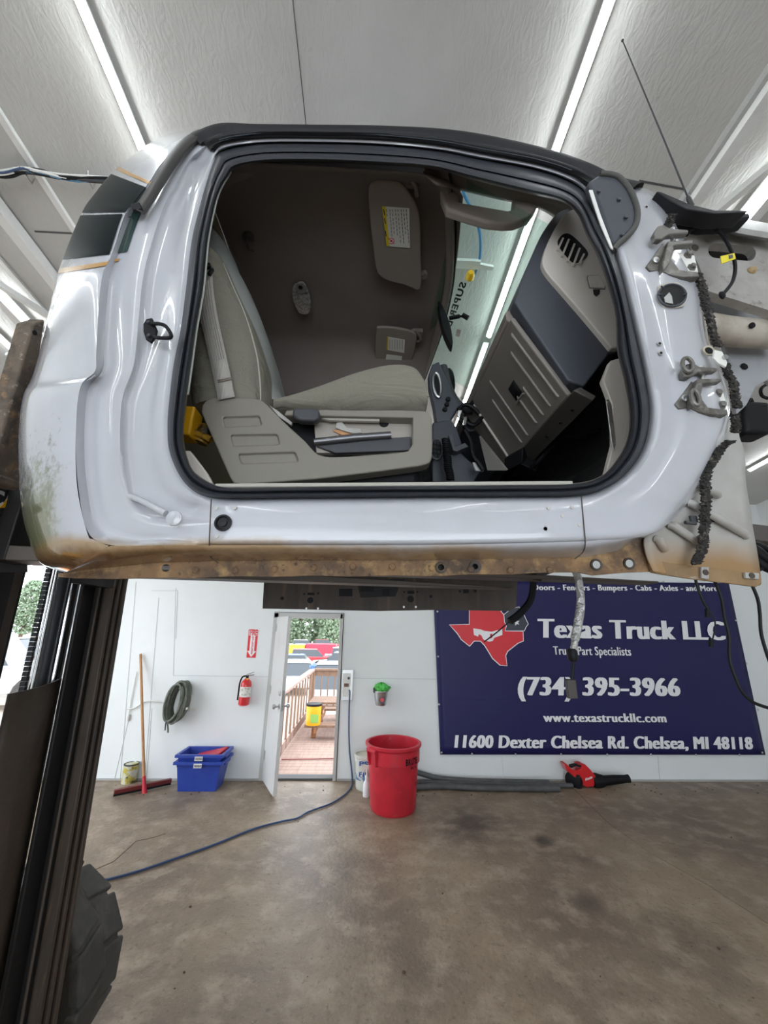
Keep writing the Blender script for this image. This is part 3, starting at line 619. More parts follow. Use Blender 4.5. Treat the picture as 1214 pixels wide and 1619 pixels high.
# picnic table (long side runs to the right, out of view)
pt = thing('picnic_table', (-.2, 8.4, -.05), 'brown wooden picnic table on the deck seen through the doorway', 'picnic table')
tz = .76; x_ = PY(492,1104,8.4)[0]; tz = PY(500,1106,8.4)[2]
for i in range(5): B().box(x_, x_+1.9, 8.10+i*.15, 8.10+i*.15+.14, tz-.04, tz).build('top_plank', M['deckwood'], pt)
bz = PY(500,1145,7.75)[2]; xb = PY(482,1145,7.75)[0]
for i in range(2): B().box(xb, xb+1.9, 7.66+i*.14, 7.66+i*.14+.13, bz-.04, bz).build('bench_plank', M['deckwood'], pt)
for i in range(2): B().box(xb+.2, xb+2.0, 9.15+i*.14, 9.15+i*.14+.13, bz-.04, bz).build('bench_plank', M['deckwood'], pt)
M['twood'] = mat('orange_wood', (.36,.16,.07), .6)
for xx in (x_+.15, x_+1.7):
    B().bar((xx, 8.2, tz-.04), (xx, 7.85, -.05), .04, .09, up=(1,0,0)).build('leg', M['twood'], pt); B().bar((xx, 8.65, tz-.04), (xx, 9.05, -.05), .04, .09, up=(1,0,0)).build('leg', M['twood'], pt)
    B().box(xx+.02, xx+.06, 7.66, 9.42, bz-.13, bz-.04).build('cross_beam', M['twood'], pt)
# yellow tub on the bench
p = PY(495,1140,7.72); p[2] = bz; h = PY(495,1112,7.72)[2]-bz; yp = thing('yellow_tub', p, 'bright yellow tub with black lid on the picnic bench outside', 'tub')
B().lathe([(.125,0),(.13,.01),(.135,h-.03)], p, (0,0,1), 24).build('tub_body', M['yellow'], yp); B().lathe([(.14,h-.035),(.14,h)], p, (0,0,1), 24).build('lid', M['black'], yp)
B().obox(p+A([.035,-.136,h*.35]), (.07,0,0), (0,.003,0), (0,0,h*.2)).build('label_patch', mat('green_label', (.25,.45,.10), .5), yp)
B().tube([(-1.2,WY+.95,-.035),(-.7,WY+.97,-.035),(0,WY+1.02,-.035)], .007, 6).build('red_hose', mat('dark_red_hose',(.20,.02,.03),.5))
tag(SC.objects['red_hose'], 'thin red hose lying across the deck boards outside the door', 'hose')

# ---- vehicles
def vehicle(x, y, z, rot, col, L, kind, label):
    cx, cy = x, y; c, s = math.cos(rot), math.sin(rot)
    def T(p): return (cx+p[0]*c-p[1]*s, cy+p[0]*s+p[1]*c, z+p[2])
    t = thing('parked_truck' if kind else 'parked_car', (cx, cy, z), label, 'truck' if kind else 'car', 'parked vehicles in the yard')
    h = .95 if kind else .72; W2 = .9
    prof = [(-L/2,.35),(-L/2,h),(-L*.12,h+.02),(-L*.08,h+.03),(L*.24,h),(L*.46,h-.08),(L/2,h-.2),(L/2,.35)] 
    g = B(); g.add([T((a,-W2,b_)) for a, b_ in prof]+[T((a,W2,b_)) for a, b_ in prof], [tuple(range(8)), tuple(range(8,16))[::-1]]+[(i,(i+1)%8,8+(i+1)%8,8+i) for i in range(8)])
    g.build('car_body', col, t, bevel=.05)
    ch = h+(.75 if kind else .55); a0, a1 = (-L*.12, L*.22) if kind else (-L*.36, L*.22)
    cp_ = [(a0,h),(a0+.12,ch),(a1-.55,ch),(a1,h)]
    g = B(); g.add([T((a,-W2*.92 if b_ == h else -W2*.75,b_)) for a, b_ in cp_]+[T((a,W2*.92 if b_ == h else W2*.75,b_)) for a, b_ in cp_], [(0,1,2,3),(7,6,5,4)]+[(i,(i+1)%4,4+(i+1)%4,4+i) for i in range(4)])
    g.build('windows', M['carglass'], t)
    g = B(); g.add([T((a,q,ch+.01)) for a, q in ((a0+.1,-W2*.76),(a1-.52,-W2*.76),(a1-.52,W2*.76),(a0+.1,W2*.76))]+[T((a,q,ch+.05)) for a, q in ((a0+.1,-W2*.7),(a1-.6,-W2*.7),(a1-.6,W2*.7),(a0+.1,W2*.7))], [(0,1,2,3),(4,5,6,7),(0,1,5,4),(1,2,6,5),(2,3,7,6),(3,0,4,7)]); g.build('car_roof', col, t)
    for a in (-L*.32, L*.33):
        for q in (-W2, W2):
            g = B(); g.lathe([(.34,-.1),(.37,-.06),(.37,.06),(.34,.1)], T((a,q*.93,.37)), (-s,c,0), 16); g.build('wheel', M['tyre'], t)
    return t
M['carglass'] = mat('car_glass', (.06,.07,.08), .1)
cw, cg, cr, cbl, cs = [mat('car_'+n_, c_, .3, coat=.6) for n_, c_ in (('white',(.75,.75,.75)),('grey',(.35,.36,.38)),('red',(.45,.04,.05)),('blue',(.08,.18,.40)),('silver',(.6,.61,.63)))]
GZ = -1.1
for (px, y, rt, col, L, kd, lab) in [(531,15.6,-1.5,cw,5.2,1,'white pickup truck nearest beyond the deck railing, seen between the balusters'),(468,21.5,-1.45,cs,4.8,0,'silver car end-on behind the left part of the deck railing'),(470,27.5,.08,cbl,4.6,0,'blue car just above the deck railing, left'),(540,31,3.1,cw,4.8,0,'white car above the deck railing, right'),(492,35,.15,cr,4.6,0,'dark red car below the yellow container'),(552,38.5,.1,cg,4.6,0,'grey car below the right end of the red container'),(480,64,.1,cw,4.8,0,'white car on the horizon above the yellow container'),(512,68,.2,cr,4.8,0,'red car on the horizon above the red container')]:
    p = PY(px, 1040, y); vehicle(p[0], y, GZ, rt, col, L, kd, lab)
for (l, rr, t_, bt, y, col, lab, nm) in ((455,481,1020,1033,44,mat('container_yellow',(.85,.55,.05),.5),'yellow shipping container in the yard','shipping_container'),(482,531,1019,1033,44.5,mat('container_red',(.60,.05,.09),.5),'long red shipping container in the yard','shipping_container')):
    p0, p1 = PY(l,bt,y), PY(rr,t_,y); t = thing(nm, ((p0[0]+p1[0])/2,y+1.2,p0[2]), lab, 'container')
    B().box(p0[0],p1[0],y,y+2.4,GZ,p1[2]).build('box_body', col, t)
    g = B(); nn = int((p1[0]-p0[0])/.3)
    for i in range(nn): x = p0[0]+.1+i*.3; g.box(x,x+.12,y-.04,y,GZ+.1,p1[2]-.1)
    g.build('corrugation', col, t)
# cars in view of the left doorway
for i, (x, y, rt, col, kd, lab) in enumerate([(-9.5,10.2,.4,cw,1,'white pickup truck beyond the side doorway, left of the mast cylinders'),(-13,14.0,.7,cr,0,'red car beyond the side doorway'),(-15.5,18.5,.2,cbl,0,'blue car far beyond the side doorway')]): vehicle(x, y, -.05, rt, col, 4.9, kd, lab)
p = PY(60,1078,4.6)
tk = thing('orange_barrel', (-5.6,6.2,-.05), 'orange barrel just outside the side doorway, behind the forklift mast', 'barrel'); B().lathe([(.30,0),(.32,.02),(.32,.86),(.29,.88)], (-5.6,6.2,-.05), (0,0,1), 24).build('barrel_body', mat('orange', (.85,.25,.02), .5), tk); B().lathe([(.335,.28),(.335,.33)], (-5.6,6.2,-.05), (0,0,1), 24).build('barrel_hoop', M['white_p'], tk)
# trees
def tree(x, y, z, h, label, sd):
    rnd = random.Random(sd); t = thing('tree', (x, y, z), label, 'tree', 'trees behind the yard')
    B().tube([(x,y,z-1),(x+.2,y,z+h*.3),(x,y,z+h*.6)], [.35,.25,.12], 8).build('trunk', M['deckwood'], t)
    me = []; g = B()
    for i in range(1700):
        a = rnd.random()*6.283; rr = rnd.random()**.5*h*.235; zz = z+h*.02+rnd.random()*h*.95; rr *= math.sin(math.pi*min(.95, max(.25,(zz-z)/h)))**.6
        c_ = A([x+rr*math.cos(a), y+rr*math.sin(a), zz]); s_ = h*rnd.uniform(.016,.034)
        u1 = A([rnd.gauss(0,1) for _ in range(3)]); u1 /= np.linalg.norm(u1); u2 = np.cross(u1, A([rnd.gauss(0,1) for _ in range(3)])); u2 /= np.linalg.norm(u2); u3 = np.cross(u1,u2)
        g.add([c_+u1*s_, c_-u1*s_, c_+u2*s_, c_-u2*s_, c_+u3*s_*.4, c_-u3*s_*.4], [(0,2,4),(2,1,4),(1,3,4),(3,0,4),(2,0,5),(1,2,5),(3,1,5),(0,3,5)])
    g.build('foliage', M['foliage'], t, smooth=False)
for i, (x, y, h, lab) in enumerate([(-19.4,75,12,'leftmost broad green tree of the front row behind the yard'),(-12.9,78,12,'middle broad green tree of the front row behind the yard'),(-6.6,77,12,'broad green tree of the front row behind the yard, nearest the right jamb'),(-16.5,86,15,'taller green tree of the back row, left, behind the yard'),(-9.6,88,15.5,'taller green tree of the back row, right, behind the yard')]): tree(x, y, GZ, h, lab, i)
for i, lab in enumerate(['far left','second from left','middle','second from right','rightmost']): tree(-84+i*9.5, 82-i*1.5, -.1, 10.5, 'green tree beyond the side doorway, '+lab+' of five', 30+i)
# ================================================================= THE TRUCK CAB
D = .78
cab = thing('truck_cab', (0.0, 1.40, 1.93), 'white stripped pickup truck cab without its doors, lifted high on forklift forks', 'truck cab')
def cabpaint():
    m = mat('cab_paint', (0.50,0.51,0.555), .22, coat=.8, noise=[(3.0,(.46,.47,.50),.45,.7,5)])
    nt = m.node_tree; b = nt.nodes['Principled BSDF']; src = b.inputs['Base Color'].links[0].from_socket
    tc = _n(nt, 'ShaderNodeTexCoord'); sp_ = _n(nt, 'ShaderNodeSeparateXYZ'); nt.links.new(tc.outputs['Object'], sp_.inputs[0])
    def mth(op, a, b_=None, c=None):
        n = _n(nt, 'ShaderNodeMath', operation=op)
        for i, q in enumerate((a, b_, c)):
            if q is None: continue
            if isinstance(q, (int, float)): n.inputs[i].default_value = q
            else: nt.links.new(q, n.inputs[i])
        return n.outputs[0]
    def mrg(v, a, b_, c=0., d=1.):
        n = _n(nt, 'ShaderNodeMapRange'); nt.links.new(v, n.inputs[0]); n.inputs[1].default_value = a; n.inputs[2].default_value = b_; n.inputs[3].default_value = c; n.inputs[4].default_value = d; return n.outputs[0]
    def noi(s, det=6, r=.7):
        n = _n(nt, 'ShaderNodeTexNoise'); nt.links.new(tc.outputs['Object'], n.inputs['Vector']); n.inputs['Scale'].default_value = s; n.inputs['Detail'].default_value = det; n.inputs['Roughness'].default_value = r; return n.outputs[0]
    def mix(f, a, col):
        n = _n(nt, 'ShaderNodeMix', data_type='RGBA'); nt.links.new(f, n.inputs[0]); nt.links.new(a, n.inputs[6]); n.inputs[7].default_value = (*col, 1); return n.outputs[2]
    X, Z = sp_.outputs[0], sp_.outputs[2]
    mx_ = mrg(X, -.60, -.70); 
    al = mth('MULTIPLY', mx_, mrg(Z, .42, .02)); n1 = noi(45); n2 = noi(9, 4, .5)
    f1 = mrg(mth('ADD', mth('MULTIPLY', n1, 1.0), mth('MULTIPLY', al, .62)), .74, .92)      # dark algae specks
    f2 = mrg(mth('ADD', mth('MULTIPLY_ADD', n1, .55, mth('MULTIPLY', n2, .45)), mth('MULTIPLY', mth('MULTIPLY', mx_, mrg(Z, .32, -.02)), 1.0)), .72, 1.1, 0, .85)  # green film
    src = mix(mth('MULTIPLY', f2, mx_), src, (.30,.30,.12)); src = mix(mth('MULTIPLY', mth('MULTIPLY', f1, mx_), .7), src, (.13,.14,.07))
    rz = mrg(mth('ADD', Z, mth('MULTIPLY', noi(6, 5, .6), .05)), .094, .072)
    src = mix(mth('MULTIPLY', rz, .85), src, (.36,.22,.08))
    rz2 = mrg(mth('ADD', Z, mth('MULTIPLY', noi(14, 6, .7), .05)), .074, .052); src = mix(rz2, src, (.20,.105,.045))
    n3 = noi(30, 5, .7); src = mix(mth('MULTIPLY', mrg(n3, .68, .76), .35), src, (.32,.27,.20))
    nt.links.new(src, b.inputs['Base Color'])
    return m
PAINT = cabpaint()
RUSTF = mat('rusty_flange', (.24,.14,.07), .75, noise=[(10,(.09,.06,.04),.42,.62,6),(24,(.42,.27,.12),.5,.7,6),(50,(.04,.03,.025),.62,.72,4)], bump=(50,.3))
GREYM = mat('dirty_grey_metal', (.40,.39,.37), .5, noise=[(6,(.27,.25,.23),.45,.7,6),(20,(.14,.11,.09),.60,.75,5)], bump=(12,.08))
TRIM = mat('taupe_trim', (.56,.52,.475), .55, bump=(300,.05)); TRIMD = mat('brown_grey_trim', (.22,.19,.172), .6, bump=(300,.05))
HEAD = mat('headliner_cloth', (.19,.162,.148), .95, noise=(3,(.17,.145,.13),.4,.7,4), bump=(250,.12))
SEATC = mat('seat_cloth', (.205,.192,.152), .9, noise=[((3,8,8),(.17,.155,.12),.4,.7,5),(200,(.20,.19,.155),.45,.6,2)], bump=((5,16,11),.9,.9))
SEATG = mat('seat_vinyl', (.25,.26,.25), .6); BELT = mat('belt_webbing', (.38,.36,.33), .7, bump=((400,10,10),.3))
SHIELD = mat('seat_shield_plastic', (.20,.185,.155), .45, bump=(220,.08)); SLATE = mat('slate_dash', (.055,.06,.075), .5, bump=(260,.06))
CARPET = mat('black_carpet', (.012,.012,.013), .95, bump=(120,.5)); BLK = M['black']; RUB = M['rubber']
def td(py): 
    t = min(1.5, max(0., (430-py)/220.)); return D+.12*t**1.3
# stations: (seal inner), (seal outer), (outer ring), side
S = [((372,264),(352,238),(340,206),'T'),((420,255),(410,227),(410,207),'T'),((500,254),(500,226),(500,208),'T'),((596,258),(598,229),(600,209),'T'),
 ((680,264),(690,238),(695,213),'T'),((748,281),(762,252),(770,223),'T'),((831,302),(843,267),(860,244),'T'),((888,316),(895,284),(925,266),'T'),((914,336),(926,306),(975,288),'R'),
 ((929,371),(949,348),(1032,303),'R'),((946,404),(966,386),(1062,345),'R'),((963,452),(982,432),(1092,400),'R'),((975,500),(997,496),(1108,460),'R'),((979,556),(1013,565),(1116,520),'R'),
 ((990,604),(1022,610),(1128,560),'R'),((997,650),(1027,655),(1150,620),'R'),((994,692),(1018,705),(1150,680),'R'),((978,726),(994,744),(1109,764),'R'),((951,754),(958,771),(1080,806),'R'),((905,766),(908,784),(1025,845),'B'),
 ((793,768),(793,786),(925,856),'B'),((700,769),(700,786),(780,860),'B'),((600,769),(600,787),(640,862),'B'),((450,771),(450,788),(450,862),'B'),((372,772),(372,789),(335,862),'B'),
 ((340,768),(326,785),(250,862),'L'),((318,757),(300,771),(192,864),'L'),((302,742),(282,748),(142,846),'L'),((291,713),(268,713),(124,771),'L'),((288,684),(265,678),(120,684),'L'),
 ((292,641),(267,641),(127,612),'L'),((300,585),(275,575),(151,585),'L'),((309,520),(286,520),(153,540),'L'),((320,454),(295,450),(160,445),'L'),((327,382),(303,382),(176,403),'L'),
 ((337,330),(315,330),(203,333),'L'),((345,303),(326,290),(233,292),'L'),((357,281),(338,256),(268,245),'L')]
K = 6; NS = len(S)
SI = crm([s[0] for s in S], K, True); SO = crm([s[1] for s in S], K, True); SX = crm([s[2] for s in S], K, True)
side_w = {k: [] for k in 'TRBL'}
for k in 'TRBL': 
    w = [1. if s[3] == k else 0. for s in S]; side_w[k] = [w[i//K]*(1-(i % K)/K)+w[(i//K+1) % NS]*((i % K)/K) for i in range(NS*K)]
RR = [0,.05,.12,.22,.32,.40,.46,.52,.62,.74,.84,.91,.96,1]
OF = dict(L=[.035,.030,.034,.046,.050,.050,.044,.030,.026,.026,.030,.026,.012,0], R=[.035,.02,.012,.016,.018,.016,.014,.014,.016,.020,.026,.036,.050,.075],
          B=[.035,.016,.006,.002,0,0,0,0,0,0,0,.001,.004,.010], T=[.035,.020,.012,.008,.004,0,0,0,0,.002,.004,.008,.014,.02])
def pA(i, r):
    """point on the door-side sheet: station index i (0..NS*K), fraction r from the seal (0) to the outer edge (1)"""
    i0 = int(math.floor(i)) % (NS*K); i1 = (i0+1) % (NS*K); f = i-math.floor(i)
    so = SO[i0]*(1-f)+SO[i1]*f; sx = SX[i0]*(1-f)+SX[i1]*f; p = so*(1-r)+sx*r
    o = 0
    for k in 'TRBL':
        w = side_w[k][i0]*(1-f)+side_w[k][i1]*f
        if w: o += w*float(np.interp(r, RR, OF[k]))
    return PY(p[0], p[1], td(p[1])+o)
rr_f = sorted(set(RR+[.02,.085,.17,.27,.36,.43,.49,.57,.68,.79,.875,.935,.98]))
B().grid([[pA(i, r) for i in range(NS*K)] for r in rr_f], closed=True).build('side_panel', PAINT, cab, angle=60)

# rear corner skin
Cc = crm([(344,204),(303,212),(274,238),(254,266),(236,293),(215,325),(199,336),(176,405),(161,440),(153,540),(150,592),(127,612),(120,684),(122,771),(138,843),(148,853),(172,863)], 6)
Cs = crm([(342,202),(300,204.5),(262,213),(225,234),(180,270),(148,308),(128,338),(97,415),(86,455),(64,550),(50,598),(36,628),(29,690),(32,790),(46,855),(64,890),(104,906)], 6)
NC = len(Cc)
def pB(s, t, o=0.):
    i0 = min(int(s), NC-2); f = s-i0; c = Cc[i0]*(1-f)+Cc[i0+1]*f; q = Cs[i0]*(1-f)+Cs[i0+1]*f
    k = math.sin(t*math.pi/2); p = c*(1-k)+q*k
    d_ = td(p[1])+.004+.20*(1-math.cos(t*math.pi/2))-o
    return PY(p[0], p[1], d_)
ts = [0,.03,.06,.12,.2,.3,.4,.5,.6,.7,.8,.87,.93,.97,1]
rows = [[pB(s, t) for t in ts] for s in range(NC)]
for r_ in rows:   # carry the skin round to the back of the cab
    e = r_[-1]; lift = .23*max(0., min(1., (2.25-e[2])/.2)); r_ += [e+A([.004,.06,.06*lift]), e+A([.01,.3,.3*lift]), e+A([.01,.95,.95*lift])]
    r_.insert(0, None)
for s in range(NC):
    i0 = min(s, NC-2); cc0, qq0 = Cc[s], Cs[s]; p_ = cc0-(qq0-cc0)*.07; rows[s][0] = PY(p_[0], p_[1], td(p_[1])+.034)
B().grid(rows).build('corner_panel', PAINT, cab, angle=50)
def subB(s0, s1, t0, t1, o, n=10, m=14): return B().grid([[pB(s0+(s1-s0)*i/n, t0+(t1-t0)*j/m, o) for j in range(m+1)] for i in range(n+1)])
def sB(y):  # station where the crease is at pixel row y
    ys_ = [c[1] for c in Cc]; return float(np.interp(y, ys_, range(NC)))
GL = mat('black_tinted_gloss', (.006,.011,.013), .30, spec=.03); GOLD = mat('gold_pinstripe', (.50,.27,.06), .3, coat=.5)
subB(sB(297), sB(335), .02, 1, .003).build('quarter_window', GL, cab); subB(sB(338), sB(401), .04, 1, .003).build('quarter_window', GL, cab)
subB(sB(288), sB(291.5), 0, 1, .003, 3).build('pinstripe', GOLD, cab); subB(sB(413), sB(419.5), 0, 1, .003, 3).build('pinstripe', GOLD, cab)
i34 = 34*K; B().grid([[pA(i, r)+A([0,-.002,0]) for r in (.80,.84,.88,.92,.96,.99)] for i in np.linspace(34.0*K, 35.0*K, 10)]).build('window_edge', mat('green_tinted_edge', (.02,.05,.045), .1, coat=.4), cab)
B().grid([[pA(i, r)+A([0,-.002,0]) for r in (.86,.92,.96,.995)] for i in np.linspace(33.70*K, 33.80*K, 3)]).build('pinstripe', GOLD, cab)

# roof and back shell
RZ = 3.47
def ph(px, py, y=.9): return PY(px, py, y)
roofline = [pB(0,0), *[q for q in (pA(i, 1.) for i in range(0, 8*K+1, 1)) if q[0] < .335]]
rows = []
for v in np.linspace(0, 1, 12):
    row = []
    for p in roofline:
        y = p[1]+v*(2.06-p[1]); z = p[2]+.055*math.sin(math.pi*v)**.7; row.append(A([p[0], y, z]))
    rows.append(row)
B().grid(rows).build('roof_skin', PAINT, cab, angle=60)
# back panel of the cab with its window opening
xb0 = -.80
def slab(x0,x1,y0,y1,z0,z1,m,nm,bev=.004,par=cab): return B().box(x0,x1,y0,y1,z0,z1).build(nm, m, par, bevel=bev)
BW = mat('tan_back_trim', (.36,.29,.20), .7)
g = B(); g.box(-.735,-.715,.98,2.02,2.12,2.86); g.box(-.735,-.715,.98,1.34,2.86,3.44); g.box(-.735,-.67,1.12,1.95,3.44,3.455); g.box(-.735,-.715,1.92,2.02,2.86,3.36); g.box(-.735,-.715,.98,2.02,3.28,3.40); g.build('back_wall_trim', BW, cab, smooth=False)
slab(-.737,-.730,1.1,1.92,2.86,3.28,glass('rear_glass',(.55,.62,.60)),'rear_window',0)
slab(-.715,-.700,.96,2.0,3.40,3.425,BLK,'rear_window_rail')
B().tube([(-.69,.99,3.415),(-.69,1.99,3.415)], .006, 8).build('bright_trim', M['chrome'], cab)

# rocker: rolled lower edge and the drilled pinch flange
xs = np.linspace(95, 1035, 95)
def yedge(x): return float(np.interp(x, [90,104,120,140,160,172,192,250,335,450,640,780,925,1000,1035],[907,905,896,883,870,863,863,862,862,862,862,860,856,849,842]))
def yfl(x): return float(np.interp(x, [90,104,140,240,335,500,700,925,975,1035],[909,907,901,890,887,886,885,882,872,843]))
rows = []
for t in np.linspace(0, 1, 9):
    row = []
    for x in xs:
        a = yedge(x); b_ = yfl(x); py = a+(b_-a)*t; row.append(PY(x, py, td(py)+.010*min(1, max(0,(x-700)/300))+.075*(1-math.cos(t*math.pi/2))))
    rows.append(row)
B().grid(rows).build('rocker_roll', PAINT, cab, angle=60)
yF = D+.078
def ybot(x): return float(np.interp(x, [90,110,240,420,700,925,932,1040],[912,915,914,911,910,904,909,903]))
topl = [PY(x, yfl(x)-2, yF) for x in np.linspace(92,1035,40)]; botl = [PY(x, ybot(x)+(.8*math.sin(x*.31)), yF) for x in np.linspace(92,1035,40)]
fl = B().prism(topl+botl[::-1], (0,.006,0)).build('pinch_flange', RUSTF, cab, smooth=False)
cu_ = B()
for (px, py, r_) in [(262,898,5.5),(942,893,6.5),(994,891,6.0),(697,897,5.0),(751,896,4.2)]:
    c_ = PY(px, py, yF); r3 = r_/608*yF*1.05; cu_.lathe([(r3,-.04),(r3,.04)], c_, ray(px, py), 20)
cut(fl, cu_)
for (px, py, r_) in [(697,897,7),(751,896,6)]: B().lathe([(r_/608,0),(r_/608,.02)], PY(px, py, yF+.02), (0,1,.1), 16).build('flange_backing', BLK, cab)
for px, py in [(942,893),(697,897),(994,891),(751,896)]:
    c_ = PY(px, py, yF-.001); g = B(); g.lathe([(.0088 if px != 751 else .007,-.002),(.0135,-.003),(.0135,.001)], c_, (0,1,.1), 20, False, False); g.build('flange_ring', M['mastb'], cab)
for px in range(310,900,62): g = B(); g.lathe([(.008,-.003),(.006,-.005),(.001,-.0055)], PY(px, 899+3*math.sin(px), yF), (0,1,0), 12); g.build('spot_weld', RUSTF, cab)
# panel seam lines on the rocker
for pts in ([(334,789),(332,830),(331,861),(333,880),(345,890)], [(919,784),(922,820),(925,856),(922,872),(908,884)]):
    P = [PY(x, y, td(y)-.001+(.0 if y < 862 else .02+.03*(y-862)/24)) for x, y in pts]; B().tube(crm(P, 5), .0012, 6).build('panel_seam', M['mastb'], cab)
# spot marks and plug
pg = PY(353,827,D-.001); g = B(); g.lathe([(.0175,0),(.0175,-.004),(.013,-.006),(.0115,-.002),(.0085,-.002),(.0085,-.006),(.002,-.007)], pg, (0,1,0), 32); g.build('rubber_plug', RUB, cab)
g = B(); pr2 = PY(276,820,D+.0)
B().lathe([(.016,0),(.0155,-.004),(.011,-.006),(.001,-.006)], pr2, (0,1,0), 28).build('pressed_dimple', PAINT, cab)
for px, py in [(342,803),(371,803),(343,848),(862,836),(867,803),(904,802),(916,830),(862,836),(889,816)]: B().lathe([(.0042,0),(.0042,-.0012)], PY(px, py, D-.0002), (0,1,0), 12).build('spot_mark', mat('dull_spot', (.50,.49,.47), .5), cab)
# pressed ribs in the B pillar recess
def emboss(pts, r, name='pressed_rib', m=None, dy=.0, parent=cab):
    P = crm([PY(x, y, d_) for x, y, d_ in pts], 5); return B().tube(P, r, 10).build(name, m or PAINT, parent)

emboss([(202,784,D+.036),(224,792,D+.030),(248,805,D+.019),(262,812,D+.015)], .0070)
# ---- weatherstrips
def band(fr, name, m, offs, i0, i1, push=.006, step=1):
    n = len(fr); B().grid([[pA(i, r)+A([0,-push-o,0]) for i in np.arange(i0, i1+.01, step)] for r, o in zip(fr, offs)]).build(name, m, cab, angle=75)
band([0,.04,.10,.14,.18,.26,.32,.36,.42,.50,.56,.62,.68,.78,.86,.94,1.0,1.03], 'roof_weatherstrip', RUB, [0,.010,.012,.006,0,0,.004,.010,.012,.010,.002,0,.006,.016,.018,.014,.006,-.015], -1*K+3, 9*K-2)
band([.07,.085,.10], 'bright_drip_line', mat('blue_grey_edge', (.16,.19,.23), .35), [.012,.0135,.012], 0*K, 7*K, push=.012)
cw_ = crm([(345,203),(318,205.5),(303,212),(288,224),(272,242),(254,268),(240,291),(226,313),(213,330)], 6)
P = [PY(x, y, td(y)-.004) for x, y in cw_]; rows = []
for (dx, dy, o) in [(-3,-1,0),(-1,-.5,.010),(3,2,.014),(8,5,.012),(12,8,.006),(15,10,-.004)]:
    rows.append([PY(x+dx, y+dy, td(y)-.004-o) for x, y in cw_])
B().grid(rows).build('corner_weatherstrip', mat('grey_rubber', (.045,.042,.040), .5), cab, angle=75)
B().obox(PY(217,329,td(330)-.012), (.012,0,.004), (0,.006,0), (-.006,0,.012)).build('strip_end', BLK, cab, bevel=.002)

# door seal
prof = [(-.04,.004),(0,-.014),(.10,-.024),(.25,-.030),(.38,-.026),(.44,-.019),(.50,-.026),(.62,-.031),(.78,-.026),(.92,-.012),(1.02,.006)]
rows = []
for t, o in prof:
    rows.append([PY(*(SI[i]*(1-t)+SO[i]*t), td((SI[i]*(1-t)+SO[i]*t)[1])+.03+o) for i in range(NS*K)])
B().grid(rows, closed=True).build('door_seal', mat('door_seal_rubber', (.022,.024,.032), .42), cab, angle=75)
# door jamb returning inward
rows = []
for t, o in [(.2,.035),(-.02,.05),(-.10,.075),(-.10,.14)]:
    rows.append([PY(*(SI[i]*(1-t)+SO[i]*t), td((SI[i]*(1-t)+SO[i]*t)[1])+o) for i in range(NS*K)])
B().grid(rows, closed=True).build('inner_jamb', TRIMD, cab, angle=75)
# pale pinch weld edge inside the rear side of the seal
P = [PY(SI[i][0]+2.2, SI[i][1]+.5, td(SI[i][1])+.05) for i in range(30*K+2, 38*K-2)]
B().tube(P, .0028, 6).build('pinch_weld', mat('pale_edge', (.62,.66,.62), .4), cab)

# ---- headliner and interior
xl, xr = -.672, .30
g = B(); ny = 26; nx = 26; rows = []
for j in range(ny+1):
    v = j/ny; y = .93+(2.10-.93)*v; row = []
    for i in range(nx+1):
        u_ = i/nx; xh = xr+.07*math.sin(math.pi*v)-.10*max(0, 1-v/.08)**2; x = xl+(xh-xl)*u_
        z = 3.345+.115*min(1, v/.14)**.55 if v < .14 else 3.46
        z += .012*math.sin(math.pi*v)
        if v > .80: z -= .34*((v-.80)/.20)**2.2
        z -= .05*max(0, (u_-.93)/.07)**2
        z += -.010*math.exp(-((u_-.50)/.04)**2)*(.15 < v < .55) + .012*math.exp(-((u_-.80)/.10)**4)*math.exp(-((v-.28)/.2)**4)
        if u_ < .10 and v < .12: z -= .02
        row.append(A([x, y, z]))
    rows.append(row)
B().grid(rows).build('headliner', HEAD, cab, angle=80, solid=.006)
def PH(px, py, z=3.455): return PZ(px, py, z)
def hpoly(pts, z, th, m, nm, par=cab, bev=.006, ext=(0,0,-1)):
    return B().prism([PZ(x, y, z) for x, y in pts], A(ext)*th).build(nm, m, par, bevel=bev, seg=3)
SV = mat('visor_cloth', (.26,.225,.20), .8, bump=(250,.08))
v1 = crm([(583,292),(592,283),(612,282),(632,286),(645,300),(660,325),(664,350),(665,400),(665,453),(640,447),(612,440),(600,432),(594,420),(588,370),(583,320)], 3, True)
sv = hpoly(v1, 3.43, .016, SV, 'sun_visor')
def vis_label(pts, m, nm, par, z): return B().prism([PZ(x, y, z) for x, y in pts], (0,0,-.0008)).build(nm, m, par, smooth=False)
vis_label([(604,326),(647,329),(648,392),(612,389)], M['white_p'], 'warning_label', sv, 3.412); vis_label([(604,326),(609.5,326.5),(616,389),(611,388.5)], mat('warning_yellow',(.75,.58,.02),.5), 'warning_band', sv, 3.410)
g = B(); g.lathe([(.0135,0),(.0135,-.0005)], PZ(618.5,381,3.4105), (0,0,1), 20); g.build('warning_circle', M['red_ink'], sv); g = B(); g.lathe([(.0105,0),(.0105,-.0005)], PZ(618.5,381,3.4097), (0,0,1), 20); g.build('warning_circle', M['white_p'], sv)
g = B(); g.ball(PZ(618.5,381,3.409), .005, 8, 6, (1,1,.1)); g.bar(PZ(613,376,3.409), PZ(624,386,3.409), .002, .0006); g.build('warning_figure', M['red_ink'], sv)
g = B()
for (xa, n_) in [(611,2),(616,10),(620,7),(625,9),(629,8),(634,10),(638,6),(642,9)]:
    for k_ in range(n_): 
        y_ = 331+k_*(55/max(n_,8)); q = xa+(y_-331)*.08; 
        if xa < 626 and y_ > 370: continue
        g.bar(PZ(q, y_, 3.4105), PZ(q+.3, y_+4.2, 3.4105), .0022, .0006)
g.build('warning_text', M['dark_ink'], sv)
g = B()
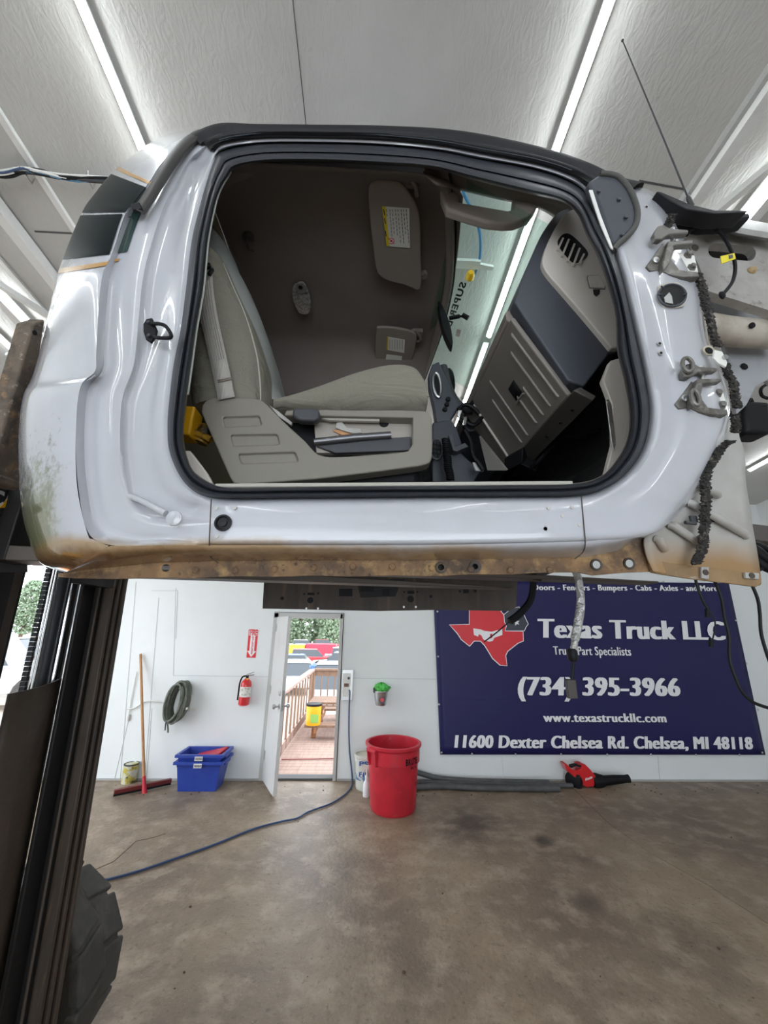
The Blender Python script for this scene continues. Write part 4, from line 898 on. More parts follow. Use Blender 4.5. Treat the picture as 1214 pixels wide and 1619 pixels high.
for i_, yy_ in enumerate((331,345,365)): g.bar(PZ(606.5+i_*1.3, yy_, 3.4092), PZ(608+i_*1.3, yy_+9, 3.4092), .004, .0006)
g.build('warning_text', M['dark_ink'], sv)
v2 = crm([(595,520),(600,515),(625,516),(648,521),(658,528),(656,545),(650,568),(640,590),(600,590),(594,560)], 3, True)
sv2 = hpoly(v2, 3.42, .016, SV, 'sun_visor')
vis_label([(612,532),(640,537),(639,558),(611,553)], M['white_p'], 'warning_label', sv2, 3.402); vis_label([(611,560),(636,563),(634,572),(609,570)], M['white_p'], 'warning_label', sv2, 3.402)
vis_label([(612,532),(614,532.4),(613,553.4),(611,553)], mat('warning_yellow2',(.75,.58,.02),.5), 'warning_band', sv2, 3.4005)
g = B()
for i_ in range(6): g.bar(PZ(616+i_*4, 537, 3.4005), PZ(616+i_*4, 552, 3.4005), .002, .0006)
g.build('warning_text', M['dark_ink'], sv2)
for (a_, c_, e_) in [((640,284),(650,284),(659,310)), ((650,523),(658,524),(660,540))]:
    g = B(); g.tube(crm([PZ(*a_,3.425), PZ(*c_,3.43), PZ(c_[0]+7,c_[1]+12,3.42), PZ(*e_,3.425)], 4), .008, 8); g.obox(PZ(c_[0]+2,c_[1]+2,3.445), (.028,0,0), (0,.02,0), (0,0,.012)); g.build('visor_pivot', TRIMD, cab)
g = B(); g.lathe([(.018,0),(.016,-.02)], PZ(670,432,3.45), (0,0,1), 12); g.tube([PZ(671,432,3.43), PZ(664,437,3.425), PZ(658,440,3.425)], .006, 8); g.build('visor_clip', TRIMD, cab)
# dome lamp
dl_ = crm([(463,452),(470,445),(480,444),(487,455),(492,475),(490,490),(482,494),(472,490),(463,470)], 3, True)
dm = hpoly(dl_, 3.450, .018, mat('dome_lens', (.34,.33,.32), .15, coat=.5, noise=(60,(.20,.19,.18),.4,.6,3)), 'dome_lamp')
hpoly([(467,448),(480,447),(484,462),(470,464)], 3.431, .004, mat('dome_bezel',(.20,.18,.17),.4), 'lamp_bezel', dm, .002)
g = B(); g.lathe([(.011,0),(.010,-.004),(.004,-.005)], PZ(475,454,3.428), (0,0,1), 14); g.build('lamp_switch', BLK, dm)
g = B(); g.bar(PZ(465,466,3.4305), PZ(487,462,3.4305), .002, .002); g.bar(PZ(470,484,3.4305), PZ(490,480,3.4305), .002, .002); g.build('lens_divider', TRIMD, dm)
for (px, py) in [(393,374),(455,552)]:
    g = B(); c_ = PZ(px, py, 3.45); g.lathe([(.026,0),(.026,-.012),(.012,-.02)], c_, (0,0,1), 14); g.tube([c_+A([0,0,-.015]), c_+A([.0,.0,-.035]), c_+A([.0,.02,-.045]), c_+A([.015,.035,-.035])], .007, 8); g.build('coat_hook', mat('dark_hook',(.05,.045,.042),.5), cab)
g = B(); g.prism(crm([PZ(x,y,3.42) for x, y in [(352,300),(365,275),(400,258),(408,262),(400,278),(372,290)]],3,True), (0,0,.02)); g.build('corner_trim', TRIMD, cab, bevel=.004)

# windshield header, A pillar trim, windshield
hdr = [(700,262),(708,300),(713,345),(714,400),(711,450),(701,500),(688,545),(668,600)]
P = crm([PZ(x-2, y, 3.425) for x, y in hdr], 4)
B().tube(P, .020, 10).build('header_trim', TRIMD, cab)
B().tube([p+A([.018,0,.0]) for p in P], .009, 8).build('windshield_gasket', BLK, cab)
ap = crm([PY(x, y, 1.0) for x, y in [(672,258),(700,270),(745,282),(800,295),(850,305),(885,322),(915,350),(935,395)]], 5)
rows = []
for (ox, oy, oz) in [(0,-.03,.03),(0,0,-.012),(0,.03,-.016),(0,.055,.01),(0,.05,.04)]: rows.append([p+A([ox, oy, oz]) for p in ap])
B().grid(rows).build('pillar_trim', TRIMD, cab, angle=75)
wn0 = A([.335,1.5,3.44]); wdir = A([.62,0,-.44]); wdir /= np.linalg.norm(wdir); wn = np.cross(wdir, A([0,1.,0])); wn /= np.linalg.norm(wn)
def PW(px, py): return PP(px, py, wn0, wn)
q0, q1 = wn0+A([0,-.50,0])-wdir*.03, wn0+A([0,.52,0])-wdir*.03
B().grid([[A([q0[0],y,q0[2]])+wdir*k for y in np.linspace(1.0,2.04,12)] for k in (0,.2,.4,.6,.80)]).build('windshield', glass('green_windshield',(.66,.83,.77)), cab)
O = PW(737,448); R1 = PW(712,519)-O; U1 = PW(729,445)-PW(738.5,447.5)
text('SUPER D', O, R1, U1, mat('windshield_decal', (.03,.03,.04), .5), 'decal_lettering', cab, .035, 0, depth=.002, spacing=1.15)
g = B(); pts_ = [(722,520),(729,522),(726,533),(720,531)]; g.prism([PW(*p) for p in pts_], -wn*.001); g.build('inspection_sticker', M['white_p'], cab, smooth=False)

# grab handle on the A pillar
gh_o = [(697,289),(704,288),(731,291),(724,317),(728,319),(803,332),(810,330),(813,306),(846,316),(852,321),(848,330),(838,344),(815,352),(797,353),(770,350),(730,338),(706,330),(698,310)]
def flat(pts, y, th, m, nm, par=cab, bev=.004, seg=2): return B().prism([PY(x, yy, y) for x, yy in pts], (0,th,0)).build(nm, m, par, bevel=bev, seg=seg)
flat(gh_o, 1.03, .035, TRIM if False else mat('handle_plastic', (.46,.41,.37), .5), 'grab_handle', bev=.010, seg=4)
B().bar(PY(722,290,1.035), PY(812,309,1.035), .025, .010, up=(0,1,.1)).build('handle_top_bar', TRIMD, cab)

# rear view mirror
mr_ = crm([PY(x, y, 1.50) for x, y in [(692,478),(699,482),(711,510),(716,541),(711,543),(699,515)]], 3, True)
B().prism(mr_, (.006,.05,.0)).build('rearview_mirror', BLK, cab, bevel=.003); 
g = B(); g.tube([PY(711,503,1.52), PY(726,500,1.52)], .010, 12); g.tube([PY(726,500,1.52), PY(731,500,1.52)], .005, 8); g.tube([PY(731,498,1.52), PY(740,503,1.52)], .012, 12); g.build('mirror_mount', BLK, cab)

# ---- dashboard (runs across the cab)
Y0 = .985
def DP(px, py, y=Y0): return PY(px, py, y)
def dprof(pts, y0, y1, m, nm, bev=.006, par=cab): return B().prism([DP(x, yy, Y0)+A([0,y0-Y0,0]) for x, yy in pts], (0,y1-y0,0)).build(nm, m, par, bevel=bev, seg=3)
shell = crm([(900,326),(884,332),(870,348),(855,372),(838,410),(822,450),(814,474)], 3)+[(826,492),(850,527),(900,600),(926,608),(964,557),(978,556),(976,510),(955,430),(925,350)]
dprof([tuple(p) for p in shell], Y0+.006, 2.02, SLATE, 'dashboard', .006)
panel = crm([(903,336),(892,342),(877,362),(862,392),(856,412),(856,424),(866,440),(893,471),(930,514),(963,554)], 3)+[(977,554),(976,512),(970,470),(957,425),(940,385),(922,350),(912,338)]
dp = dprof([tuple(p) for p in panel], Y0-.012, Y0+.01, TRIM, 'dash_end_panel', .004)
# slatted vent, recessed dark behind
vent = crm([(879,392),(883,380),(891,375),(901,378),(918,394),(926,405),(924,412),(915,419),(905,421),(896,415)], 3, True)
vb = dprof([tuple(p) for p in vent], Y0-.0135, Y0-.0115, BLK, 'defroster_vent', 0)
import itertools
def slat(a, b_, w=.0075): B().bar(DP(*a, Y0-.017), DP(*b_, Y0-.017), .006, w, up=(0,1,0) if False else (.8,0,.6)).build('vent_slat', TRIM, vb)
for a, b_ in [((890,377),(881,396)),((899,379),(888,406)),((908,386),(897,414)),((916,393),(906,420)),((923,402),(915,418))]:
    B().bar(DP(*a,Y0-.016), DP(*b_,Y0-.016), .0065, .006, up=(0,1,0)).build('vent_slat', TRIM, vb)
sw = [(925,441),(942,440),(946,444),(954,459),(953,463),(928,461),(924,444)]
dprof([(x, y) for x, y in sw], Y0-.0140, Y0-.0115, mat('switch_edge', (.17,.155,.14), .5), 'switch_cover', .001)
dprof([(x+(938-x)*.10, y+(451-y)*.12) for x, y in sw], Y0-.0155, Y0-.0130, TRIM, 'switch_face', .001)
dprof([(934,463),(945,463),(944,470),(939,474),(935,470)], Y0-.0140, Y0-.0115, BLK, 'switch_slot', .001)
g = B(); 
for a, b_ in [((934,447),(936,456)),((934,447),(938,452)),((938,452),(942,446)),((943,447),(946,456))]: g.bar(DP(*a,Y0-.0158), DP(*b_,Y0-.0158), .0012, .0006, up=(0,1,0))
g.build('switch_mark', M['steelg'], cab)
# glove box fascia: slanted panel running away from the camera with pressed grooves
GB = mat('glovebox_plastic', (.20,.18,.162), .5, bump=(260,.06))
ga, gb_ = DP(820,494)+A([-.012,0,.006]), DP(908,614)+A([0,0,-.004])
gd = gb_-ga; gn = np.cross(gd, A([0,1.,0])); gn /= np.linalg.norm(gn)
if gn[0] > 0: gn = -gn
yg0, yg1 = Y0+.03, 1.60
g = B(); g.prism([ga-gn*.012, ga+gn*.006, gb_+gn*.006, gb_-gn*.012], (0,.6,0)); g.v = [(p[0], p[1]+(yg0-Y0), p[2]) for p in g.v]
gbx = g.build('glove_box', GB, cab, bevel=.006, seg=3)
def GPt(u_, y, o=.007): p = ga+gd*u_+gn*o; return A([p[0], y, p[2]])
GRV = mat('groove_edge', (.27,.245,.225), .5)
for (u0, u1, y) in [(.10,.93,1.05),(.20,.93,1.105),(.55,.93,1.16),(.55,.93,1.215),(.12,.42,1.30),(.22,.94,1.30),(.28,.94,1.36)]:
    B().tube([GPt(u0,y,.0045), GPt(u0+.02,y,.008), GPt(u1-.02,y,.008), GPt(u1,y,.0045)], .0045, 8).build('pressed_groove', GRV, gbx)
B().grid([[GPt(.40,1.18,.0075), GPt(.40,1.235,.0075)],[GPt(.58,1.18,.0075), GPt(.58,1.235,.0075)]]).build('latch_recess', BLK, gbx, solid=.002)
B().bar(GPt(.60,1.175,.009), GPt(.60,1.245,.009), .012, .006).build('latch_lip', GRV, gbx)
B().bar(GPt(.03,1.50,.009), GPt(.97,1.50,.009), .012, .006, up=(0,1,0)).build('fascia_edge', TRIM, gbx)
# trim strip above the glove box, against the windshield base
B().prism([DP(822,478)+A([-.030,.05,.01]), DP(826,492)+A([-.034,.05,.012]), DP(829,496)+A([-.014,.05,.0]), DP(826,470)+A([-.01,.05,.01])], (0,.9,0)).build('fascia_strip', TRIMD, cab, bevel=.006, seg=3)
# lower edge strip with screws, bright triangle at the far end
B().prism([gb_+gn*.004, gb_+gn*.004+A([.055,0,-.035]), gb_+A([.065,0,-.02]), gb_+A([.02,0,.01])], (0,.48,0)).build('lower_edge', mat('dark_edge',(.075,.068,.062),.5), cab, bevel=.003)
for y in (1.06, 1.14, 1.24): B().lathe([(.007,0),(.005,.004)], gb_+A([.030,y-Y0,-.022]), (-.5,0,-.85), 10).build('edge_screw', BLK, cab)
B().prism([PX(757,690,.50), PX(800,744,.55), PX(770,744,.50)], (.01,.0,.004)).build('fascia_wedge', mat('pale_wedge', (.24,.225,.205), .5), cab, bevel=.001)
# black space under the dash: firewall, carpets, kick panel
slab(.80,.82,.96,2.02,2.10,2.95,CARPET,'firewall',0)
slab(-.62,.82,.88,2.02,2.105,2.115,CARPET,'floor_carpet',0)
fp = B(); rows = []
for j in range(9):
    v = j/8; rows.append([A([.58+.215*u_, .93+1.07*v, 2.12+.30*u_**1.4+.02*math.sin(7*v+3*u_)]) for u_ in np.linspace(0,1,9)])
fp.grid(rows).build('toe_board', mat('worn_rubber_mat', (.022,.022,.024), .6, noise=(12,(.06,.058,.055),.55,.75,6), bump=(18,.3)), cab)
kp = [(1000,560),(1000,640),(999,690),(985,720),(955,760),(970,700),(968,640),(953,600),(965,570)]
flat(kp, .93, .02, TRIM, 'kick_panel', bev=.003)
kpl = flat([(958,632),(962,631),(967,640),(974,702),(970,712),(967,700)], .915, .004, M['steel'], 'sill_plate', bev=.001)
for (x, y) in [(961,636),(967,670),(971,703)]: B().lathe([(.003,0),(.002,-.003)], PY(x, y, .914), (0,1,0), 8).build('rivet', M['steel'], kpl)
# scuff plate
B().bar(PY(343,771,.85), PY(901,766.5,.85), .03, .0095).build('scuff_plate', mat('scuff_plastic', (.42,.40,.355), .5), cab, bevel=.002)
# harness, brackets and junk under the dash
g = B(); g.obox(PX(815,725,.60), (.02,.02,.02), (-.02,.05,0), (.0,-.01,.028)); g.obox(PX(835,735,.66), (.02,.0,.03), (0,.04,0), (.03,0,-.015)); g.build('fuse_panel', BLK, cab, bevel=.004)
for pts in ([(800,745,.62),(830,720,.66),(860,690,.7),(905,640,.74)], [(812,752,.63),(845,735,.66),(880,700,.72),(925,690,.75)], [(855,700,.68),(900,690,.74),(950,680,.8)], [(880,650,.7),(920,640,.76),(950,610,.82)]):
    B().tube(crm([PX(*p) for p in pts], 5), .009, 8).build('dash_harness', BLK, cab)

# ---- passenger seat
ST = bpy.data.objects.new('passenger_seat', None); SC.collection.objects.link(ST); ST.parent = cab; ST['_o'] = cab['_o']
ysh = .945
sh_o = crm([(318,652),(320,640),(330,631),(345,629)], 3)+crm([(395,629),(412,632),(425,642)], 3)+[(445,663),(482,697),(497,714)]+crm([(503,718),(520,722),(560,721)], 3)[:-1]+[(625,716),(645,713),(652,702),(653,660),(449,656),(452,648),(640,648)]+crm([(668,649),(679,652),(683,662)], 3)+[(684,700)]+crm([(683,722),(678,732),(660,737)], 3)+[(600,745),(500,757),(420,763)]+crm([(385,766),(370,764),(362,752)], 3)
shd = flat(sh_o, ysh, .045, SHIELD, 'side_shield', ST, bev=.009, seg=4)
for (q) in ([(350,656),(410,654),(414,672),(353,676)], [(362,684),(439,683),(443,703),(366,706)], [(374,715),(467,711),(473,730),(379,734)]):
    g = B(); c_ = A(q).mean(0); inn = [tuple(c_+(A(p)-c_)*A([.94,.72])) for p in q]
    def rl(ps, y): return [PY(x, yy, y) for x, yy in ps]
    qo = crm(q, 5, True); 
    def rnd_(q_, r=5.):
        out = []
        for i in range(4):
            a, c0_, d_ = A(q_[i-1]), A(q_[i]), A(q_[(i+1) % 4]); out += [c0_+(a-c0_)/np.linalg.norm(a-c0_)*r, c0_+.3*((a-c0_)/np.linalg.norm(a-c0_)*r+(d_-c0_)/np.linalg.norm(d_-c0_)*r)*.6, c0_+(d_-c0_)/np.linalg.norm(d_-c0_)*r]
        return out
    ro_ = rnd_(q, 4.); cc_ = A(q).mean(0); ri_ = [cc_+(p-cc_)*A([.965,.80]) for p in ro_]
    cutb = B(); 
    cutb.prism([PY(p[0], p[1], ysh-.004) for p in ri_], (0,.012,0))
    cut_done = cutb
    shd_m = shd
    shd.modifiers.clear(); cut(shd, cutb)
md = shd.modifiers.new('bevel', 'BEVEL'); md.width = .005; md.segments = 3; md.limit_method = 'ANGLE'; md.angle_limit = math.radians(35)
for p_ in shd.data.polygons: p_.use_smooth = True
shd.data.set_sharp_from_angle(angle=math.radians(40))
# rim rail and mechanism inside the opening
flat([(505,648),(625,649),(630,655),(618,655),(618,662),(600,662),(600,666),(520,664),(505,660)], ysh+.012, .012, mat('pale_rail',(.40,.38,.34),.5), 'top_rail', ST, bev=.002)
flat([(495,650),(652,650),(652,716),(500,716)], ysh+.036, .02, mat('dim_metal',(.34,.31,.275),.5), 'seat_frame', ST, bev=.002)
B().tube([PY(497,699,ysh+.024), PY(560,692,ysh+.022), PY(618,688,ysh+.022)], .0105, 12).build('seat_rod', mat('dark_rod',(.16,.16,.17),.3,.8), ST)
flat([(500,705),(618,692),(650,690),(650,712),(530,716)], ysh+.026, .015, M['dgrey'], 'seat_track', ST, bev=.002)
flat([(532,668),(540,666),(548,676),(570,678),(572,684),(558,685),(540,680),(530,676)], ysh+.024, .005, GREYM, 'adjuster_lever', ST, bev=.001)
flat([(525,680),(560,678),(560,686),(540,688)], ysh+.030, .004, M['wood'], 'torn_foam', ST, bev=.001)
B().lathe([(.014,0),(.014,.004)], PY(607,668,ysh+.033), (0,1,0), 16).build('frame_hole', BLK, ST)
flat([(462,647),(468,644),(500,645),(505,648),(505,660),(498,665),(472,664),(462,657)], ysh-.018, .030, M['dgrey'], 'recline_lever', ST, bev=.007, seg=3)
flat([(425,640),(440,650),(462,668),(460,672),(440,658)], ysh+.01, .01, GREYM, 'hinge_bracket', ST, bev=.001)
# cushion (stations along x), a puffed wedge
cu0 = [(430,642,638),(445,640,634),(470,645,623),(500,647,610),(530,647,597),(560,647,585),(590,647,576),(615,647,571),(640,646,571),(658,645,577),(668,644,590),(676,642,610),(677,640,630)]
rows = []
for (px, pb_, pt_) in crm(cu0, 3):
    row = []; 
    for a in np.linspace(0, 2*math.pi, 37)[:-1]:
        sy = math.cos(a); sz = math.sin(a); sy = math.copysign(abs(sy)**.55, sy); sz = math.copysign(abs(sz)**.62, sz)
        yc = 1.20; hw = .245; y = yc+hw*sy
        pbt = PY(px, pb_, .95); ptp = PY(px, pt_, 1.0); zc_ = (pbt[2]+ptp[2])/2; hh_ = max(.003,(ptp[2]-pbt[2])/2)
        row.append(A([pbt[0]+(.0), y, zc_+hh_*sz-.03*0]))
    rows.append(row)
g = B(); g.grid(rows, closed=True); k0 = len(rows)*36; g.f.append(tuple(range(36))); g.f.append(tuple(range(k0-36, k0)))
g.build('seat_cushion', SEATC, ST, angle=75)
P = [r_[11] + A([0,0,.001]) for r_ in rows[4:-5]]; B().tube(P, .0022, 6).build('cushion_piping', mat('pale_stitch',(.42,.40,.35),.8), ST)
slab(-.30,.14,1.0,1.40,2.12,2.42,BLK,'seat_base',.02,ST)
# backrest: stations up the seat, front edge follows the photo outline
br = [(640,318,417),(610,312,419),(580,309,417),(550,306,413),(510,303,402),(475,302,389),(440,304,372),(415,309,360),(395,312,351)]
rows = []
for (py, pxa, pxb) in crm(br, 4):
    pa, pb2 = PY(pxa-30, py, .98), PY(pxb, py, .99); cx_ = (pa[0]+pb2[0])/2; hx = (pb2[0]-pa[0])/2; z_ = PY((pxa+pxb)/2, py, .985)[2]
    row = []
    for a in np.linspace(0, 2*math.pi, 41)[:-1]:
        c_, s_ = math.cos(a), math.sin(a); c_ = math.copysign(abs(c_)**.75, c_); s_ = math.copysign(abs(s_)**.45, s_)
        row.append(A([cx_+hx*c_, 1.20+.235*s_, z_]))
    rows.append(row)
g = B(); g.grid(rows, closed=True); n_ = len(rows)*40; g.f.append(tuple(range(40))); g.f.append(tuple(range(n_-40, n_)))
g.build('backrest', SEATC, ST, angle=75)
B().tube([r_[36]+A([0,-.002,0]) for r_ in rows[2:-2]], .0022, 6).build('backrest_piping', mat('pale_stitch2',(.42,.40,.36),.8), ST)
B().tube([r_[35]+A([-.03,-.001,0]) for r_ in rows[3:-10]], .0012, 6).build('backrest_stitch', mat('pale_stitch3',(.46,.44,.40),.8), ST)
# vinyl bolster and headrest behind
bo_ = [(640,400,460),(600,395,436),(560,392,428),(520,385,418),(480,372,405),(440,352,388),(410,342,372),(385,337,362),(372,338,352)]
rows = []
for (py, pxa, pxb) in crm(bo_, 4):
    pa, pb2 = PY(pxa-40, py, 1.10), PY(pxb, py, 1.12); cx_ = (pa[0]+pb2[0])/2; hx = (pb2[0]-pa[0])/2
    rows.append([A([cx_+hx*math.cos(a), 1.28+.20*math.copysign(abs(math.sin(a))**.5, math.sin(a)), pb2[2]]) for a in np.linspace(0, 2*math.pi, 33)[:-1]])
g = B(); g.grid(rows, closed=True); n_ = len(rows)*32; g.f.append(tuple(range(32))); g.f.append(tuple(range(n_-32, n_))); g.build('seat_bolster', SEATG, ST, angle=75)
hr = [(455,352,356),(430,345,352),(405,340,348),(392,336,344),(388,332,338)]
# belt on the seat
def ribbon(pts, w, y, m, nm, par, th=.002):
    L_, R_ = [], []
    for i, (x, yy) in enumerate(pts):
        a, b_ = A(pts[max(i-1,0)]), A(pts[min(i+1,len(pts)-1)]); t = (b_-a)/np.linalg.norm(b_-a); nrm = A([-t[1], t[0]]); L_.append(PY(*(A([x,yy])+nrm*w), y)); R_.append(PY(*(A([x,yy])-nrm*w), y))
    return B().grid([L_, R_]).build(nm, m, par, solid=th)
blt = crm([(322,430),(324,460),(330,500),(341,550),(351,595),(358,630)], 5)
bl = ribbon([tuple(p) for p in blt], 13.5, .938, BELT, 'seat_belt', cab, .0015)
for k_ in (-9,-5.4,-1.8,1.8,5.4,9): 
    pts = []
    for i in range(2, len(blt)-8): a, c_ = blt[i-1], blt[i+1]; t = (c_-a)/np.linalg.norm(c_-a); p = blt[i]+A([-t[1], t[0]])*k_; pts.append(PY(p[0], p[1], .9365))
    B().tube(pts, .0009, 5).build('belt_rib', mat('belt_dark_thread', (.26,.245,.225), .8), bl)  # ribs in a darker thread than the webbing
ribbon([(345,601),(368,597)] if False else [(344,603),(355,601),(366,598)], 2.2, .9355, mat('belt_stitch', (.20,.17,.14), .8), 'belt_stitching', bl, .001)
g = B(); g.obox(PY(328,421,.93), (.010,0,.002), (0,.006,0), (-.002,0,.008)); g.obox(PY(333,430,.93), (.005,0,-.001), (0,.005,0), (.004,0,.012)); g.build('belt_guide', BLK, cab, bevel=.002)
# dark trim panel on the lower rear, yellow jack
flat([(288,712),(300,712),(325,745),(338,768),(318,768),(300,742)], .885, .02, TRIM, 'lower_trim', cab, bev=.003)
slab(-.62,-.50,.95,1.9,2.12,2.22,CARPET,'rear_floor_hump',.02)
jk = thing('bottle_jack', PY(305,690,1.02), 'yellow jack stowed behind the passenger seat', 'jack')
g = B(); g.obox(PY(300,672,1.0), (.02,0,0), (0,.03,0), (0,0,.045)); g.build('jack_body', M['yellow'], jk, bevel=.006)
yd = mat('greasy_yellow', (.45,.25,.02), .5, noise=(30,(.03,.02,.01),.45,.6,4))
g = B(); g.lathe([(.020,0),(.024,.02),(.024,.05),(.012,.06)], PY(316,700,1.02), (.3,0,1), 14); g.lathe([(.010,-.03),(.010,.05)], PY(310,685,1.0), (1,0,-.4), 10); g.build('jack_screw', yd, jk)

# ---- centre stack with air vents, hanging in the middle of the cab
cs_ = A([0,0,0])
CSX = lambda x, y, d_=1.50: PY(x, y, d_)
bz_ = [(683,576),(694,571),(700,585),(716,620),(727,640),(712,665),(690,668),(686,640),(679,610),(678,590)]
stk = flat(bz_, 1.50, .05, SLATE, 'centre_bezel', cab, .006, 3)
for (cx_, cy_, rx_, ry_) in [(691,609,6,19)]:
    pts = [CSX(cx_+rx_*math.cos(a)+.25*ry_*math.sin(a)*.5, cy_+ry_*math.sin(a), 1.492) for a in np.linspace(0, 2*math.pi, 25)[:-1]]
    B().tube(pts, .006, 8, closed=True).build('vent_ring', M['steel'], stk); B().prism(pts, (0,.004,0)).build('vent_mouth', BLK, stk)
for px, py in [(706,640),(703,648),(708,632)]: B().lathe([(.012,0),(.010,-.01)], CSX(px, py, 1.50), (0,1,0), 12).build('control_knob', BLK, stk)
pts = [CSX(709+9*math.cos(a), 598+18*math.sin(a), 1.62) for a in np.linspace(0, 2*math.pi, 21)[:-1]]; B().prism(pts, (.02,.06,0)).build('round_duct', BLK, cab, bevel=.01)
B().tube(crm([CSX(x, y, 1.56) for x, y in [(700,580),(708,612),(722,638),(742,648),(760,650)]], 5), .022, 10).build('duct_rim', M['dgrey'], cab)
flat([(684,668),(712,662),(722,676),(730,700),(728,715),(760,745),(745,768),(683,768)], 1.42, .06, mat('dark_navy_plastic',(.030,.034,.045),.45), 'console_panel', cab, .005, 3)
pts = [CSX(690+10*math.cos(a), 710+16*math.sin(a), 1.405) for a in np.linspace(0, 2*math.pi, 25)[:-1]]; rv = B().tube(pts, .005, 8, closed=True).build('vent_ring', M['dgrey'], cab)
g = B()
for dx_ in (-5,0,5): g.bar(CSX(690+dx_,698,1.405), CSX(692+dx_,722,1.405), .004, .004)
for dy_ in (-7,0,7): g.bar(CSX(682,708+dy_,1.405), CSX(698,712+dy_,1.405), .004, .004, up=(0,1,0))
g.build('vent_grid', BLK, cab)
flat([(709,688),(716,686),(720,706),(735,700),(741,706),(722,714),(716,712)], 1.38, .04, M['dgrey'], 'phone_bracket', cab, .002)
# curly cord
P = []
for i in range(260):
    t = i/259; x = 704+4*math.sin(t*2)+ (4 if t > .7 else 0)*math.sin((t-.7)*5); y = 693+66*t; a = t*2*math.pi*20; c_ = CSX(x, y, 1.36); P.append(c_+A([.013*math.cos(a), .013*math.sin(a), 0]))
B().tube(P, .0038, 6).build('coiled_cord', BLK, cab)
g = B(); 
for pts in ([(724,648),(735,640),(748,645),(758,655)], [(726,655),(738,668),(750,672),(762,660)], [(728,665),(740,680),(750,680)], [(735,680),(745,700),(748,720),(762,742)], [(745,640),(752,632),(765,630)]): 
    B().tube(crm([CSX(x, y, 1.50) for x, y in pts], 5), .010, 8).build('dash_harness', BLK, cab)
for q in ([(724,648),(731,649),(727,660),(723,657)], [(733,659),(739,658),(737,672),(731,672)]): flat(q, 1.46, .01, M['chrome'], 'foil_duct', cab, .002)
flat([(747,731),(757,731),(766,742),(764,745),(752,744)], 1.36, .01, M['steelg'], 'pedal_pad', cab, .001)
g = B(); g.tube([CSX(754,728,1.35), CSX(764,743,1.35)], .009, 8); g.build('buckle_end', BLK, cab)

# ---- underside and the far side of the cab
YR = 2.05
slab(-.62,.86,.87,2.03,2.088,2.10,M['mast'],'floor_pan',0)
slab(-.72,.84,2.02,2.045,2.09,2.97,CARPET,'far_side_panel',0)
fr_p = [(418,905),(415,962),(600,966),(700,964),(805,966),(816,960),(819,905)]
fr = B().prism([PY(x, y, YR) for x, y in fr_p], (0,.012,0)).build('far_rocker', M['mastb'], cab, smooth=False)
cu_ = B()
for (x, y) in [(481.5,962),(500.5,962),(640,959.5),(659.5,959.5)]: cu_.lathe([(.006,0),(.006,.12)], PY(x, y, YR-.05), (0,1,.05), 12)
cut(fr, cu_)
for (x0_, y0_, x1_, y1_) in [(536,931,557,943),(571,921,591,936),(604,931,616,942),(486,937,497,941),(644,934,655,939),(732,932,741,938)]:
    flat([(x0_,y0_),(x1_,y0_),(x1_,y1_),(x0_,y1_)], YR-.004, .004, BLK, 'pressed_slot', cab, .0)
for (x, y, r_) in [(490.5,949,.016),(649,947,.018),(446,946,.009),(681,943,.008),(751,934,.010),(481,939,.005),(503,938,.005),(639,936,.005),(660,936,.005),(727,935,.006)]: B().lathe([(r_,0),(r_,.003)], PY(x, y, YR-.003), (0,1,0), 14).build('rocker_hole', BLK, cab)
flat([(560,916),(566,928),(570,945),(625,943),(632,925),(640,916)], YR-.002, .003, M['mast'], 'pressed_panel', cab, 0)
slab(-.72,-.66,2.02,2.06,2.09,3.30,TRIMD,'far_pillar',.01)

# ---- hinge pillar details
hp_d = td(430)+.03
def flp(pts, dep, th, m, nm, bev=.002, par=cab): return flat(pts, dep, th, m, nm, par, bev)
sail = flp([(930,287),(945,277),(962,272),(985,283),(999,300),(1006,322),(1008,345),(1003,360),(990,372),(975,385),(967,382),(957,352),(945,318)], D+.02, .03, SLATE, 'mirror_sail', .008)
B().tube(crm([PY(x, y, D+.018) for x, y in [(948,275),(975,279),(995,300),(1007,330),(1006,352),(996,369),(975,388),(970,396)]], 5), .0085, 10).build('sail_gasket', mat('worn_gasket',(.07,.068,.065),.6), cab)
for x, y in [(946,303),(978,316),(989,344),(983,372)]: B().lathe([(.0062,0),(.0058,-.004),(.003,-.005)], PY(x, y, D+.018), (0,1,0), 14).build('sail_screw', SLATE, sail)
flp([(931,300),(937,300),(950,340),(966,382),(970,394),(966,392),(950,356)], D+.012, .004, M['white'], 'pillar_edge', .001)
# cowl, reinforcement rails and inner structure in front
d2 = D+.10
flp([(1040,300),(1060,318),(1085,332),(1130,338),(1185,336),(1187,344),(1160,348),(1120,350),(1090,345),(1070,340),(1058,328)], D+.09, .05, BLK, 'cowl_panel', .006)
flp([(1062,318),(1085,330),(1130,338),(1180,336),(1183,332),(1130,332),(1090,322),(1045,303),(1038,302)], D+.06, .05, RUB, 'hood_seal', .003)
aeng = flp([(1072,345),(1095,350),(1214,374),(1240,378),(1240,500),(1214,490),(1150,470),(1120,460),(1105,420),(1085,380)], D+.20, .03, GREYM, 'fender_apron', .006)
cu_ = B(); 
def slotpts(x0, y0, x1, y1, r_, dep):
    a, b_ = A([x0,y0]), A([x1,y1]); t = (b_-a)/np.linalg.norm(b_-a); n_ = A([-t[1], t[0]]); out = []
    for k_ in range(9): an = math.pi/2+math.pi*k_/8; out.append(a+t*r_*math.cos(an)+n_*r_*math.sin(an))
    for k_ in range(9): an = -math.pi/2+math.pi*k_/8; out.append(b_+t*r_*math.cos(an)+n_*r_*math.sin(an))
    return [PY(p[0], p[1], dep) for p in out]
